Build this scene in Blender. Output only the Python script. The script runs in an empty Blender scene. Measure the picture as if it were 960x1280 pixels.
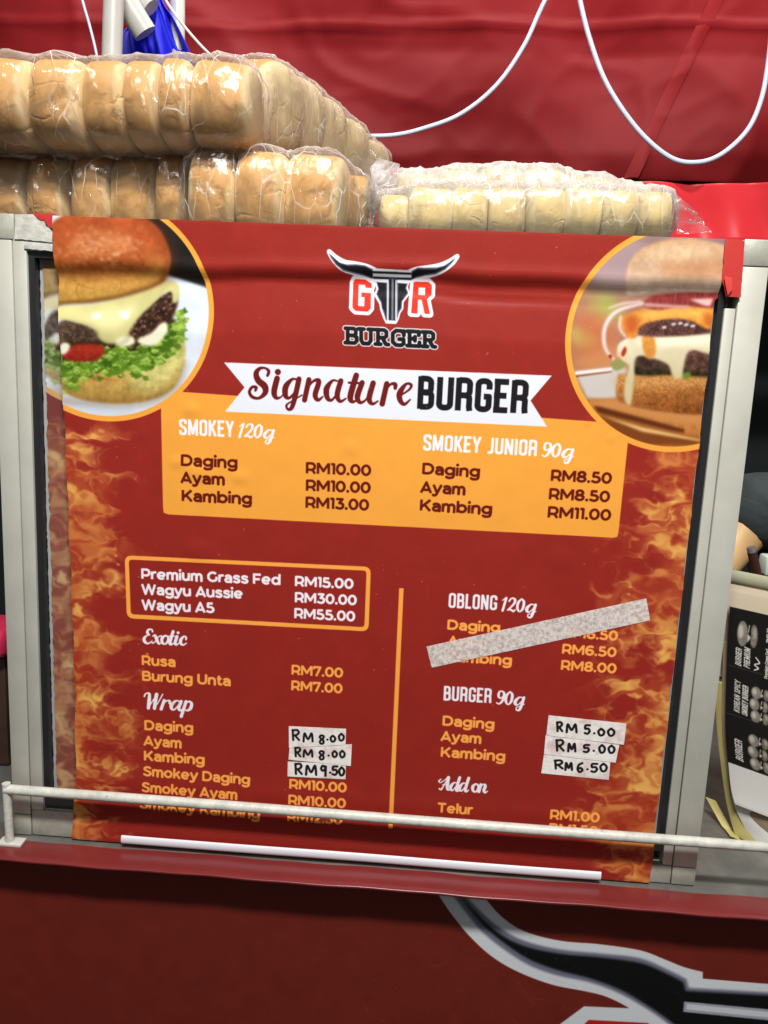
import bpy, bmesh, math, random
import numpy as np
from mathutils import Vector, Matrix, noise as mnoise

random.seed(7); rng = np.random.default_rng(11)
SC = bpy.context.scene; COL = SC.collection

# ------------------------------------------------------------------ camera calibration
# The cabinet's rectangular front (0.72 m wide) gives the camera's pose: world X along the
# cabinet, Y away from the camera, Z up, origin at the bottom centre of the cabinet's face.
F, CX, CY = 1000., 480., 640.
_TL, _TR, _BR, _BL = [np.array(p, float) for p in [(-12.6, 266), (965, 300), (868, 1108), (17, 1043)]]
_h = lambda p: np.array([p[0], p[1], 1.])
def _vp(a, b, c, d):
    v = np.cross(np.cross(_h(a), _h(b)), np.cross(_h(c), _h(d))); return v[:2] / v[2]
_ray = lambda x, y: np.array([(x - CX) / F, (y - CY) / F, 1.])
_vh, _vv = _vp(_TL, _TR, _BL, _BR), _vp(_TL, _BL, _TR, _BR)
_r = -_ray(*_vh); _r /= np.linalg.norm(_r)
_s = _ray(*_vv); _s /= np.linalg.norm(_s); _s -= _r * (_r @ _s); _s /= np.linalg.norm(_s)
_n = np.cross(_r, _s)
_pt = lambda p: _ray(*p) / (_n @ _ray(*p))
_d = .72 / np.linalg.norm(_pt(_TR) - _pt(_TL))
_O = (_pt(_BR) + _pt(_BL)) / 2 * _d
RW = np.stack([_r, _n, -_s])
CAM = RW @ (-_O)
def at(px, py, Y=None, Z=None):
    """point of the place seen at photo pixel (px, py) on the plane y=Y or z=Z"""
    d = RW @ _ray(px, py)
    t = (Y - CAM[1]) / d[1] if Y is not None else (Z - CAM[2]) / d[2]
    return CAM + d * t
def plane_xz(P, Y=0.):
    P = np.asarray(P, float).reshape(-1, 2)
    d = np.stack([(P[:, 0] - CX) / F, (P[:, 1] - CY) / F, np.ones(len(P))], 1) @ RW.T
    t = (Y - CAM[1]) / d[:, 1]
    return (CAM + d * t[:, None])[:, [0, 2]]
BX = lambda px, py, Y=0.: plane_xz([(px, py)], Y)[0][0]
BZ = lambda px, py, Y=0.: plane_xz([(px, py)], Y)[0][1]

cam_d = bpy.data.cameras.new('camera'); cam = bpy.data.objects.new('camera', cam_d); COL.objects.link(cam)
cam_d.sensor_fit = 'VERTICAL'; cam_d.sensor_height = 24; cam_d.lens = 24 * F / 1280
cam_d.clip_start = .02; cam_d.clip_end = 200
m = Matrix.Identity(4)
for i in range(3):
    ax = (RW[:, 0], -RW[:, 1], -RW[:, 2])[i]
    for j in range(3): m[j][i] = ax[j]
    m[i][3] = CAM[i]
cam.matrix_world = m
SC.camera = cam

# ------------------------------------------------------------------ light
w = bpy.data.worlds.new('World'); SC.world = w; w.use_nodes = True
bg = w.node_tree.nodes['Background']; bg.inputs[0].default_value = (.97, .98, .95, 1); bg.inputs[1].default_value = .23
def lamp(name, loc, aim, size, size_y, watts, col):
    l = bpy.data.lights.new(name, 'AREA'); l.shape = 'RECTANGLE'; l.size = size; l.size_y = size_y
    l.energy = watts; l.color = col
    o = bpy.data.objects.new(name, l); COL.objects.link(o); o.location = loc
    o.rotation_euler = (Vector(aim) - Vector(loc)).to_track_quat('-Z', 'Y').to_euler()
    return o
lamp('stall_lamp', (.15, -1.02, 1.86), (.02, 0, .30), .60, .14, 58, (1, .965, .92))
lamp('canopy_tube_lamp', (.05, .64, 1.36), (.05, .93, 1.04), 1.7, .05, 11, (1, .93, .9))
SC.view_settings.view_transform = 'Standard'; SC.view_settings.look = 'None'
SC.view_settings.exposure = 0; SC.view_settings.gamma = 1; SC.view_settings.use_curve_mapping = False
SC.cycles.max_bounces = 10; SC.cycles.transparent_max_bounces = 16; SC.cycles.caustics_reflective = False
SC.cycles.caustics_refractive = False; SC.cycles.use_denoising = True; SC.cycles.sample_clamp_indirect = 6

# ------------------------------------------------------------------ helpers: objects
def link(name, me, mat=None, parent=None, **kw):
    o = bpy.data.objects.new(name, me); COL.objects.link(o)
    if mat is not None and me is not None:
        for mm in (mat if isinstance(mat, (list, tuple)) else [mat]): me.materials.append(mm)
    if parent is not None: o.parent = parent
    for k, v in kw.items(): o[k] = v
    return o
def root(name, label, cat, loc=(0, 0, 0), group=None):
    o = bpy.data.objects.new(name, None); COL.objects.link(o); o.location = loc; o.empty_display_size = .02
    o['label'] = label; o['category'] = cat
    if group: o['group'] = group
    return o
def rel(o, parent):
    """keep world placement when hung under a parent that stands elsewhere"""
    o.parent = parent; o.matrix_parent_inverse = Matrix.Translation(-Vector(parent.location)); return o
def mesh(name, V, Fs, smooth=False):
    me = bpy.data.meshes.new(name); me.from_pydata([tuple(map(float, v)) for v in V], [], [tuple(f) for f in Fs]); me.update()
    if smooth: me.polygons.foreach_set('use_smooth', [True] * len(me.polygons))
    return me
def boxm(name, x0, x1, y0, y1, z0, z1, bev=.0, seg=2):
    bm = bmesh.new(); bmesh.ops.create_cube(bm, size=1)
    for v in bm.verts:
        v.co = Vector(((x0 + x1) / 2 + v.co.x * (x1 - x0), (y0 + y1) / 2 + v.co.y * (y1 - y0), (z0 + z1) / 2 + v.co.z * (z1 - z0)))
    if bev: bmesh.ops.bevel(bm, geom=bm.edges[:], offset=bev, segments=seg, affect='EDGES', profile=.5)
    me = bpy.data.meshes.new(name); bm.to_mesh(me); bm.free()
    if bev: me.polygons.foreach_set('use_smooth', [True] * len(me.polygons)); me.set_sharp_from_angle(angle=math.radians(40))
    return me
def catmull(P, n=8, closed=False):
    P = np.asarray(P, float); N = len(P)
    if N < 3: 
        t = np.linspace(0, 1, n + 1)[:, None]; return P[0] * (1 - t) + P[1] * t
    out = []
    for i in range(N if closed else N - 1):
        if closed: a, b, c, d = P[(i - 1) % N], P[i], P[(i + 1) % N], P[(i + 2) % N]
        else: a, b, c, d = P[max(i - 1, 0)], P[i], P[i + 1], P[min(i + 2, N - 1)]
        t = np.linspace(0, 1, n, endpoint=False)[:, None]
        out.append(.5 * ((2 * b) + (c - a) * t + (2 * a - 5 * b + 4 * c - d) * t ** 2 + (3 * b - a - 3 * c + d) * t ** 3))
    if not closed: out.append(P[-1:])
    return np.concatenate(out)
def tubem(name, pts, r, sides=10, n=8, rfun=None):
    P = catmull(pts, n) if n > 1 else np.asarray(pts, float)
    V, Fs = [], []; up = Vector((0.13, .21, .97)); prev = None
    for i, p in enumerate(P):
        t = Vector(P[min(i + 1, len(P) - 1)] - P[max(i - 1, 0)]).normalized()
        if prev is None:
            a = t.cross(up)
            if a.length < .1: a = t.cross(Vector((1, 0, 0)))
            a.normalize()
        else: a = (prev - t * prev.dot(t)).normalized()
        prev = a; b = t.cross(a); rr = r * (rfun(i / (len(P) - 1)) if rfun else 1)
        for k in range(sides):
            an = 2 * math.pi * k / sides; V.append(Vector(p) + a * rr * math.cos(an) + b * rr * math.sin(an))
    L = len(P)
    for i in range(L - 1):
        for k in range(sides):
            k2 = (k + 1) % sides; Fs.append((i * sides + k, i * sides + k2, (i + 1) * sides + k2, (i + 1) * sides + k))
    Fs.append(tuple(range(sides))[::-1]); Fs.append(tuple((L - 1) * sides + k for k in range(sides)))
    me = mesh(name, V, Fs, True); me.set_sharp_from_angle(angle=math.radians(60)); return me
def gridm(name, fn, nu, nv, uv=None, thick=0.):
    """surface fn(s,t)->xyz, s,t in 0..1; uv(xyz, s, t); thick>0 gives it a back"""
    V = [fn(i / nu, j / nv) for j in range(nv + 1) for i in range(nu + 1)]
    Q = [(j * (nu + 1) + i, j * (nu + 1) + i + 1, (j + 1) * (nu + 1) + i + 1, (j + 1) * (nu + 1) + i) for j in range(nv) for i in range(nu)]
    me = mesh(name, V, Q, True)
    if uv:
        l = me.uv_layers.new(name='uv')
        for li, lo in enumerate(me.loops):
            vi = lo.vertex_index; l.data[li].uv = uv(V[vi], (vi % (nu + 1)) / nu, (vi // (nu + 1)) / nv)
    return me
def solid(o, th, off=1.):
    md = o.modifiers.new('thickness', 'SOLIDIFY'); md.thickness = th; md.offset = off; wn = o.modifiers.new('face_normals', 'WEIGHTED_NORMAL'); wn.weight = 80; return o

# ------------------------------------------------------------------ helpers: materials
def mat(name, col=(.5, .5, .5), rough=.5, metal=0., spec=.5, img=None, bump=None, var=None, coat=0, sheen=0, alpha=None, chips=None):
    """bump: (scale, strength, distance[, detail]); var: (scale, amount) tone variation; all procedural"""
    m = bpy.data.materials.new(name); m.use_nodes = True; nt = m.node_tree; N = nt.nodes; L = nt.links
    b = N['Principled BSDF']; b.inputs['Roughness'].default_value = rough; b.inputs['Metallic'].default_value = metal
    b.inputs['Specular IOR Level'].default_value = spec; b.inputs['Coat Weight'].default_value = coat
    b.inputs['Base Color'].default_value = (*col, 1)
    if alpha is not None: b.inputs['Alpha'].default_value = alpha
    tc = N.new('ShaderNodeTexCoord'); src = None
    if img is not None:
        t = N.new('ShaderNodeTexImage'); t.image = img; t.interpolation = 'Cubic'; t.extension = 'EXTEND'
        L.new(tc.outputs['UV'], t.inputs[0]); src = t.outputs[0]; L.new(src, b.inputs['Base Color'])
    if var:
        n = N.new('ShaderNodeTexNoise'); n.inputs['Scale'].default_value = var[0]; n.inputs['Detail'].default_value = 6
        n.inputs['Roughness'].default_value = .65; L.new(tc.outputs['Object'], n.inputs[0])
        mr = N.new('ShaderNodeMapRange'); mr.inputs[1].default_value = .3; mr.inputs[2].default_value = .7
        mr.inputs[3].default_value = 1 - var[1]; mr.inputs[4].default_value = 1 + var[1]; L.new(n.outputs[0], mr.inputs[0])
        mx = N.new('ShaderNodeVectorMath'); mx.operation = 'SCALE'
        if src: L.new(src, mx.inputs[0])
        else: mx.inputs[0].default_value = col
        L.new(mr.outputs[0], mx.inputs['Scale']); L.new(mx.outputs[0], b.inputs['Base Color'])
    if chips:    # (scale, threshold, colour) worn specks
        n = N.new('ShaderNodeTexNoise'); n.inputs['Scale'].default_value = chips[0]; n.inputs['Detail'].default_value = 7; n.inputs['Roughness'].default_value = .7; L.new(tc.outputs['Object'], n.inputs[0])
        st = N.new('ShaderNodeMapRange'); st.inputs[1].default_value = chips[1]; st.inputs[2].default_value = chips[1] + .03; L.new(n.outputs[0], st.inputs[0])
        mc_ = N.new('ShaderNodeMix'); mc_.data_type = 'RGBA'; L.new(st.outputs[0], mc_.inputs['Factor']); mc_.inputs['B'].default_value = (*chips[2], 1)
        lk = b.inputs['Base Color'].links
        if lk: L.new(lk[0].from_socket, mc_.inputs['A'])
        else: mc_.inputs['A'].default_value = (*col, 1)
        L.new(mc_.outputs['Result'], b.inputs['Base Color'])
    if bump:
        n = N.new('ShaderNodeTexNoise'); n.inputs['Scale'].default_value = bump[0]; n.inputs['Detail'].default_value = bump[3] if len(bump) > 3 else 4
        L.new(tc.outputs['Object'], n.inputs[0])
        bp = N.new('ShaderNodeBump'); bp.inputs['Strength'].default_value = bump[1]; bp.inputs['Distance'].default_value = bump[2]
        L.new(n.outputs[0], bp.inputs['Height']); L.new(bp.outputs[0], b.inputs['Normal'])
    return m

# ------------------------------------------------------------------ helpers: printed artwork (flat print, painted in numpy)
def raster(polys, W, H, SS=4):
    """area coverage of the union of polygons (texel coordinates, y up) -> (row0,col0,mask) or None"""
    E = []; xmin = ymin = 1e9; xmax = ymax = -1e9
    for P in polys:
        P = np.asarray(P, float); Q = np.roll(P, -1, 0)
        A = (P[:, 0] * Q[:, 1] - Q[:, 0] * P[:, 1]).sum()
        if A < 0: P, Q = Q, P
        E.append(np.concatenate([P, Q], 1))
    E = np.concatenate(E)
    xmin, xmax = E[:, [0, 2]].min(), E[:, [0, 2]].max(); ymin, ymax = E[:, [1, 3]].min(), E[:, [1, 3]].max()
    c0, c1 = max(0, int(xmin) - 1), min(W, int(xmax) + 2); r0, r1 = max(0, int(ymin) - 1), min(H, int(ymax) + 2)
    if c1 <= c0 or r1 <= r0: return None
    w, h = c1 - c0, (r1 - r0) * SS
    x0, y0, x1, y1 = E[:, 0] - c0, (E[:, 1] - r0) * SS, E[:, 2] - c0, (E[:, 3] - r0) * SS
    s = np.where(y1 > y0, -1., 1.); a = np.minimum(y0, y1); b = np.maximum(y0, y1)
    ra = np.clip(np.ceil(a - .5), 0, h).astype(int); rb = np.clip(np.ceil(b - .5), 0, h).astype(int)
    n = np.maximum(rb - ra, 0); k = n > 0
    idx = np.repeat(np.nonzero(k)[0], n[k]); 
    if len(idx) == 0: return None
    start = np.repeat(np.cumsum(n[k]) - n[k], n[k]); rows = ra[idx] + np.arange(len(idx)) - start
    xc = x0[idx] + (rows + .5 - y0[idx]) * (x1 - x0)[idx] / (y1 - y0)[idx]; xc = np.clip(xc, 0, w - 1e-3)
    ci = xc.astype(int); f = xc - ci; S = s[idx]
    acc = np.bincount(rows * (w + 2) + ci, S * (1 - f), h * (w + 2)) + np.bincount(rows * (w + 2) + ci + 1, S * f, h * (w + 2))
    m = np.clip(np.cumsum(acc.reshape(h, w + 2), 1)[:, :w], 0, 1).reshape(r1 - r0, SS, w).mean(1)
    return r0, c0, m.astype(np.float32)
def blur(m, r):
    r = int(round(r))
    if r < 1: return m
    for _ in range(3):
        for ax in (0, 1):
            p = [(0, 0), (0, 0)]; p[ax] = (r + 1, r)
            c = np.cumsum(np.pad(m, p, mode='edge'), ax, dtype=np.float64)
            m = (np.take(c, range(2 * r + 1, c.shape[ax]), ax) - np.take(c, range(0, c.shape[ax] - 2 * r - 1), ax)) / (2 * r + 1)
    return m.astype(np.float32)
def lattice(H, W, cell, seed):
    g = np.random.default_rng(seed).random((int(H / cell) + 3, int(W / cell) + 3)).astype(np.float32)
    return g
def vnoise(X, Y, seed):
    """value noise sampled at arbitrary coordinates (cells of size 1), -1..1"""
    g = np.random.default_rng(seed).random((256, 256)).astype(np.float32)
    xi = np.floor(X).astype(int); yi = np.floor(Y).astype(int); fx = X - xi; fy = Y - yi
    fx = fx * fx * (3 - 2 * fx); fy = fy * fy * (3 - 2 * fy); xi &= 255; yi &= 255; x2 = (xi + 1) & 255; y2 = (yi + 1) & 255
    return ((g[yi, xi] * (1 - fx) + g[yi, x2] * fx) * (1 - fy) + (g[y2, xi] * (1 - fx) + g[y2, x2] * fx) * fy) * 2 - 1
def fbm(X, Y, seed, octv=4, gain=.5):
    o = 0; a = 1; t = 0
    for k in range(octv):
        o = o + a * vnoise(X * 2 ** k + 17.3 * k, Y * 2 ** k + 5.1 * k, seed + k); t += a; a *= gain
    return o / t
class Canvas:
    def __init__(s, x0, x1, z0, z1, res, Y=0., base=(.5, .5, .5), shift=(0, 0)):
        s.x0, s.x1, s.z0, s.z1, s.res, s.Y, s.shift = x0, x1, z0, z1, res, Y, shift
        s.W, s.H = int((x1 - x0) * res), int((z1 - z0) * res)
        s.a = np.empty((s.H, s.W, 3), np.float32); s.a[:] = base
        s.f = None; s.metric = False
    def map(s, P):
        P = np.asarray(P, float).reshape(-1, 2)
        if not s.metric: P = plane_xz(P + np.array(s.shift), s.Y)
        return (P - [s.x0, s.z0]) * s.res
    def noise(s):
        if s.f is None:
            Y, X = np.mgrid[0:s.H, 0:s.W].astype(np.float32); mm = 1000 / s.res
            X = X * mm; Y = Y * mm
            s.f = {'fine': fbm(X / 1.1, Y / 1.1, 1, 2), 'mid': fbm(X / 4, Y / 4, 5, 3), 'big': fbm(X / 16, Y / 16, 9, 3), 'streak': fbm(X / 2.2, Y / 7, 13, 3)}
        return s.f
    def paint(s, reg, col, alpha=1., soft=0, tex=(), grad=None):
        if reg is None: return
        r, c, m = reg
        if soft:
            p = int(soft * 3) + 2; r0, c0 = max(0, r - p), max(0, c - p); r1, c1 = min(s.H, r + m.shape[0] + p), min(s.W, c + m.shape[1] + p)
            M = np.zeros((r1 - r0, c1 - c0), np.float32); M[r - r0:r - r0 + m.shape[0], c - c0:c - c0 + m.shape[1]] = m
            m = blur(M, soft); r, c = r0, c0
        sl = (slice(r, r + m.shape[0]), slice(c, c + m.shape[1]))
        C = np.broadcast_to(np.array(col, np.float32) / 255, m.shape + (3,))
        if grad:
            (g0, g1, col2) = grad; A, B = s.map([g0, g1]); d = B - A
            yy, xx = np.mgrid[sl[0], sl[1]]; t = np.clip(((xx - A[0]) * d[0] + (yy - A[1]) * d[1]) / (d @ d), 0, 1)[..., None]
            C = C * (1 - t) + np.array(col2, np.float32) / 255 * t
        for which, amp in tex: C = C * (1 + amp * s.noise()[which][sl][..., None])
        m = (m * alpha)[..., None]
        s.a[sl] = s.a[sl] * (1 - m) + np.clip(C, 0, 1) * m
    def poly(s, P, col, **k): s.paint(raster([s.map(P)], s.W, s.H), col, **k)
    def blob(s, P, col, n=8, **k): s.paint(raster([s.map(catmull(P, n, True))], s.W, s.H), col, **k)
    def circle(s, c, r, col, **k):
        C = plane_xz([np.array(c) + s.shift], s.Y)[0] if not s.metric else np.array(c); R = r
        an = np.linspace(0, 2 * np.pi, 120, endpoint=False)
        P = (np.stack([C[0] + R * np.cos(an), C[1] + R * np.sin(an)], 1) - [s.x0, s.z0]) * s.res
        s.paint(raster([P], s.W, s.H), col, **k)
    def strokes(s, lines, col, T=lambda p: p, wscale=1., round_ends=True, straight=False, grow=0., **k):
        """lines: [(x,y,w),...] centre lines with width, T maps (x,y) to photo px; wscale = canvas texels per unit width"""
        polys = []; an = np.linspace(0, 2 * np.pi, 14, endpoint=False); ring = np.stack([np.cos(an), np.sin(an)], 1)
        for Ln in lines:
            Ln = np.asarray(Ln, float)
            if len(Ln) == 1: Ln = np.concatenate([Ln, Ln + [.01, .01, 0]])
            C = Ln if straight or len(Ln) < 3 else catmull(Ln, 7)
            P = s.map([T(p[:2]) for p in C]); Wd = (C[:, 2] * wscale * .5 + grow)
            for i in range(len(P)):
                if round_ends or 0 < i < len(P) - 1: polys.append(P[i] + ring * Wd[i])
                if i < len(P) - 1:
                    d = P[i + 1] - P[i]; l = np.linalg.norm(d)
                    if l < 1e-6: continue
                    nn = np.array([-d[1], d[0]]) / l
                    polys.append(np.array([P[i] + nn * Wd[i], P[i] - nn * Wd[i], P[i + 1] - nn * Wd[i + 1], P[i + 1] + nn * Wd[i + 1]]))
        s.paint(raster(polys, s.W, s.H), col, **k)
    def image(s, name):
        im = bpy.data.images.new(name, s.W, s.H, alpha=False)
        px = np.ones((s.H, s.W, 4), np.float32); px[..., :3] = np.clip(s.a, 0, 1); im.pixels.foreach_set(px.ravel()); im.update(); im.pack()
        return im
    def uv(s): return lambda p, a, b: ((p[0] - s.x0) / (s.x1 - s.x0), (p[2] - s.z0) / (s.z1 - s.z0))

# geometric sans drawn as strokes (cap height 100, x-height 76); 'c' = curved, 's' = straight
def _arc(cx, cy, r, a0, a1, n=5, ry=None):
    ry = r if ry is None else ry
    return [(cx + r * math.cos(math.radians(a)), cy + ry * math.sin(math.radians(a))) for a in np.linspace(a0, a1, n)]
def _sans():
    g = {}; st = lambda x, h=100, b=0: ('s', [(x, b), (x, h)]); el = lambda cx, cy, rx, ry: ('s', _arc(cx, cy, rx, 0, 375, 26, ry))
    D = lambda x, y0, y1, r: [(9, y1), (x, y1)] + _arc(x, (y0 + y1) / 2, r, 84, -84, 11, (y1 - y0) / 2) + [(x, y0), (9, y0)]
    g['a'] = [('c', [(12, 60), (24, 67.5), (40, 68), (54, 61), (60, 46), (60, 26), (60, 0)]), ('c', [(60, 42), (36, 42), (18, 37), (11, 24), (18, 11), (34, 7), (50, 12), (60, 25)])], 69
    g['b'] = [st(9, 106), el(42, 38, 31, 30.5)], 80
    g['d'] = [el(40, 38, 31, 30.5), st(72, 106)], 81
    g['e'] = [('s', [(10, 37), (71, 37)]), ('s', _arc(40, 38, 31, 0, 318, 20, 30.5))], 79
    g['g'] = [el(40, 40, 31, 28.5), ('c', [(71, 76), (71, 30), (71, 2), (64, -15), (44, -21), (26, -20), (12, -12)])], 80
    g['i'] = [st(9, 76), ('dot', [(9, 98)])], 18
    g['k'] = [st(9, 106), ('s', [(60, 76), (14, 30)]), ('s', [(30, 44), (64, 0)])], 66
    g['l'] = [st(9, 106)], 18
    g['n'] = [st(9, 76), ('c', [(9, 38), (13, 56), (24, 67), (41, 69), (56, 62), (62, 44), (62, 22), (62, 0)])], 71
    g['m'] = [st(9, 76), ('c', [(9, 38), (12, 56), (22, 67), (36, 69), (48, 62), (53, 44), (53, 22), (53, 0)]), ('c', [(53, 38), (56, 56), (66, 67), (80, 69), (92, 62), (97, 44), (97, 22), (97, 0)])], 106
    g['o'] = [el(40, 38, 31.5, 30.5)], 80
    g['r'] = [st(9, 76), ('c', [(9, 38), (13, 56), (24, 66), (44, 69)])], 46
    g['s'] = [('c', [(56, 60), (42, 68), (24, 68), (13, 60), (15, 48), (34, 40), (52, 33), (57, 20), (48, 9), (30, 6.5), (7, 15)])], 64
    g['t'] = [('c', [(20, 94), (20, 60), (20, 26), (27, 10), (46, 10)]), ('s', [(2, 68), (44, 68)])], 48
    g['u'] = [('c', [(9, 76), (9, 52), (9, 32), (16, 13), (32, 7), (50, 12), (60, 26), (62, 40)]), st(62, 76)], 71
    g['y'] = [('c', [(68, 77), (52, 40), (36, 3), (28, -13), (14, -20), (1, -15)]), ('s', [(4, 77), (36, 3)])], 71
    g['A'] = [('s', [(5, -1), (46, 93), (87, -1)]), ('s', [(20, 26), (72, 26)])], 92
    g['B'] = [st(9), ('s', D(46, 53, 91.5, 20)), ('s', D(50, 8.5, 53, 22))], 80
    g['D'] = [st(9), ('s', D(42, 8.5, 91.5, 41))], 91
    g['F'] = [st(9), ('s', [(0, 91.5), (70, 91.5)]), ('s', [(0, 46), (62, 46)])], 70
    g['G'] = [('s', _arc(50, 50, 41.5, 46, 322, 22) + [(83, 30), (83, 53)])], 92
    g['K'] = [st(9), ('s', [(78, 100), (12, 34)]), ('s', [(34, 56), (80, 0)])], 84
    g['M'] = [st(9), st(99), ('s', [(10, 96), (54, 26), (98, 96)])], 108
    g['P'] = [st(9), ('s', D(46, 34, 91.5, 27))], 80
    g['R'] = [st(9), ('s', D(46, 34, 91.5, 27)), ('s', [(52, 34), (76, 0)])], 82
    g['S'] = [('c', [(69, 82), (52, 91), (30, 91), (14, 80), (15, 65), (34, 55), (58, 46), (69, 32), (62, 14), (40, 8), (20, 11), (7, 20)])], 77
    g['T'] = [('s', [(1, 91.5), (81, 91.5)]), st(41)], 82
    g['U'] = [('c', [(9, 100), (9, 66), (9, 40), (18, 16), (44, 8), (70, 16), (79, 40), (79, 66), (79, 100)])], 88
    g['W'] = [('s', [(5, 101), (35, 5), (65, 97), (95, 5), (125, 101)])], 130
    g['0'] = [el(40, 50, 31.5, 41.5)], 80
    g['1'] = [('s', [(1, 91.5), (25, 91.5), (25, 0)])], 34
    g['2'] = [('c', [(7, 76), (20, 89), (40, 92), (58, 82), (60, 66), (46, 46), (12, 10)]), ('s', [(6, 8.5), (70, 8.5)])], 71
    g['3'] = [('s', [(6, 91.5), (60, 91.5), (34, 58)]), ('c', [(30, 55), (50, 54), (64, 44), (65, 26), (54, 11), (32, 7.5), (6, 17)])], 73
    g['5'] = [('s', [(62, 91.5), (18, 91.5), (15, 56)]), ('c', [(14, 56), (34, 57), (54, 52), (65, 40), (65, 24), (54, 11), (32, 7.5), (5, 17)])], 74
    g['6'] = [('c', [(67, 86), (48, 92), (26, 86), (12, 66), (10, 44), (12, 30)]), el(41, 32, 29, 24)], 78
    g['7'] = [('s', [(7, 70), (7, 91.5), (66, 91.5), (29, -1)])], 74
    g['8'] = [el(39, 72, 25, 20), el(39, 29, 30.5, 21)], 78
    g['.'] = [('dot', [(11, 10)])], 22
    return g
SANS = _sans()
def text(c, txt, a, b, cap, col, weight=22.5, **k):
    """txt with its baseline from photo px a to b and capitals cap px tall"""
    A, B = c.map([a, b]); ex = B - A; Ln = np.linalg.norm(ex); up = np.array([-ex[1], ex[0]]) / Ln; ex = ex / Ln
    H = (cap * c.res if c.metric else np.linalg.norm(c.map([(a[0], a[1] - cap)])[0] - A)) / 100
    adv = lambda ch: 28 if ch == ' ' else SANS[ch][1]
    tot = sum(adv(ch) + 9 for ch in txt) - 9; sx = Ln / tot; x = 0; polys = []
    an = np.linspace(0, 2 * np.pi, 16, endpoint=False); ring = np.stack([np.cos(an), np.sin(an)], 1)
    for ch in txt:
        if ch != ' ':
            for kind, Lp in SANS[ch][0]:
                if kind == 'c': Lp = catmull(Lp, 4)
                P = np.array([A + ex * (x + p[0]) * sx + up * p[1] * H for p in Lp]); wd = weight * (sx + H) / 4
                if kind == 'dot': polys.append(P[0] + ring * wd * 1.18); continue
                for i in range(len(P)):
                    if 0 < i < len(P) - 1: polys.append(P[i] + ring * wd)
                    if i < len(P) - 1:
                        d = P[i + 1] - P[i]; l = np.linalg.norm(d)
                        if l < 1e-5: continue
                        nn = np.array([-d[1], d[0]]) / l
                        polys.append(np.array([P[i] + nn * wd, P[i] - nn * wd, P[i + 1] - nn * wd, P[i + 1] + nn * wd]))
        x += adv(ch) + 9
    c.paint(raster(polys, c.W, c.H), col, **k)

# condensed capitals, drawn as strokes (unit height 100)
def _capfont():
    Lx, R, B, T, r = 7.5, 33, 7, 93, 11
    g = {}
    O = _arc(R - r, T - r, r, 90, 0) + _arc(R - r, B + r, r, 0, -90) + _arc(Lx + r, B + r, r, -90, -180) + _arc(Lx + r, T - r, r, 180, 90)
    g['O'] = ([O + [O[0], O[1]]], 40)
    g['B'] = ([[(Lx, 0), (Lx, 100)], [(Lx, T), (R - r - 2, T)] + _arc(R - r - 2, T - r, r, 80, 0, 4) + _arc(R - r - 2, 52 + 9, r, 0, -80, 4) + [(Lx, 52)],
               [(Lx, 52), (R - r, 52)] + _arc(R - r, 52 - r, r, 80, 0, 4) + _arc(R - r, B + r, r, 0, -90, 4) + [(Lx, B)]], 40)
    g['R'] = ([[(Lx, 0), (Lx, 100)], [(Lx, T), (R - r, T)] + _arc(R - r, T - r, r, 80, 0, 4) + _arc(R - r, 47 + r, r, 0, -80, 4) + [(Lx, 47)],
               [(R - 12, 47)] + _arc(R - 9, 38, 9, 60, 0, 3) + [(R, 12), (R + 1.5, 0)]], 41)
    g['U'] = ([[(Lx, 100)] + _arc(Lx + r, B + r, r, 180, 270) + _arc(R - r, B + r, r, 270, 360) + [(R, 100)]], 40)
    g['G'] = ([[(R, 68)] + _arc(R - r, T - r, r, 0, 90) + _arc(Lx + r, T - r, r, 90, 180) + _arc(Lx + r, B + r, r, 180, 270) + _arc(R - r, B + r, r, 270, 360) + [(R, 46), (21, 46)]], 40)
    g['S'] = ([[(R, 70)] + _arc(R - r, T - r, r, 0, 90) + _arc(Lx + r, T - r, r, 90, 180) + [(Lx, 68), (Lx + 3, 58), (R - 4, 44), (R, 34)] + _arc(R - r, B + r, r, 0, -90) + _arc(Lx + r, B + r, r, -90, -180) + [(Lx, 31)]], 39)
    g['E'] = ([[(Lx, 0), (Lx, 100)], [(0, T), (33, T)], [(0, B), (33, B)], [(0, 51), (29, 51)]], 35)
    g['L'] = ([[(Lx, 0), (Lx, 100)], [(0, B), (32, B)]], 33)
    g['I'] = ([[(Lx, 0), (Lx, 100)]], 15)
    g['J'] = ([[(20, 100)] + _arc(11, B + 9, 9, 0, -90) + [(0, B)]], 27)
    g['N'] = ([[(Lx, 0), (Lx, 100)], [(Lx, 98), (R + 1, 2)], [(R + 1, 0), (R + 1, 100)]], 42)
    g['M'] = ([[(Lx, 0), (Lx, 100)], [(Lx + 1, 98), (25, 12), (42.5, 98)], [(43.5, 0), (43.5, 100)]], 51)
    g['K'] = ([[(Lx, 0), (Lx, 100)], [(34, 100), (11, 42)], [(17, 56), (35, 0)]], 40)
    g['Y'] = ([[(5, 100), (20, 44), (35, 100)], [(20, 46), (20, 0)]], 40)
    return g
CAPS = _capfont()
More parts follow.
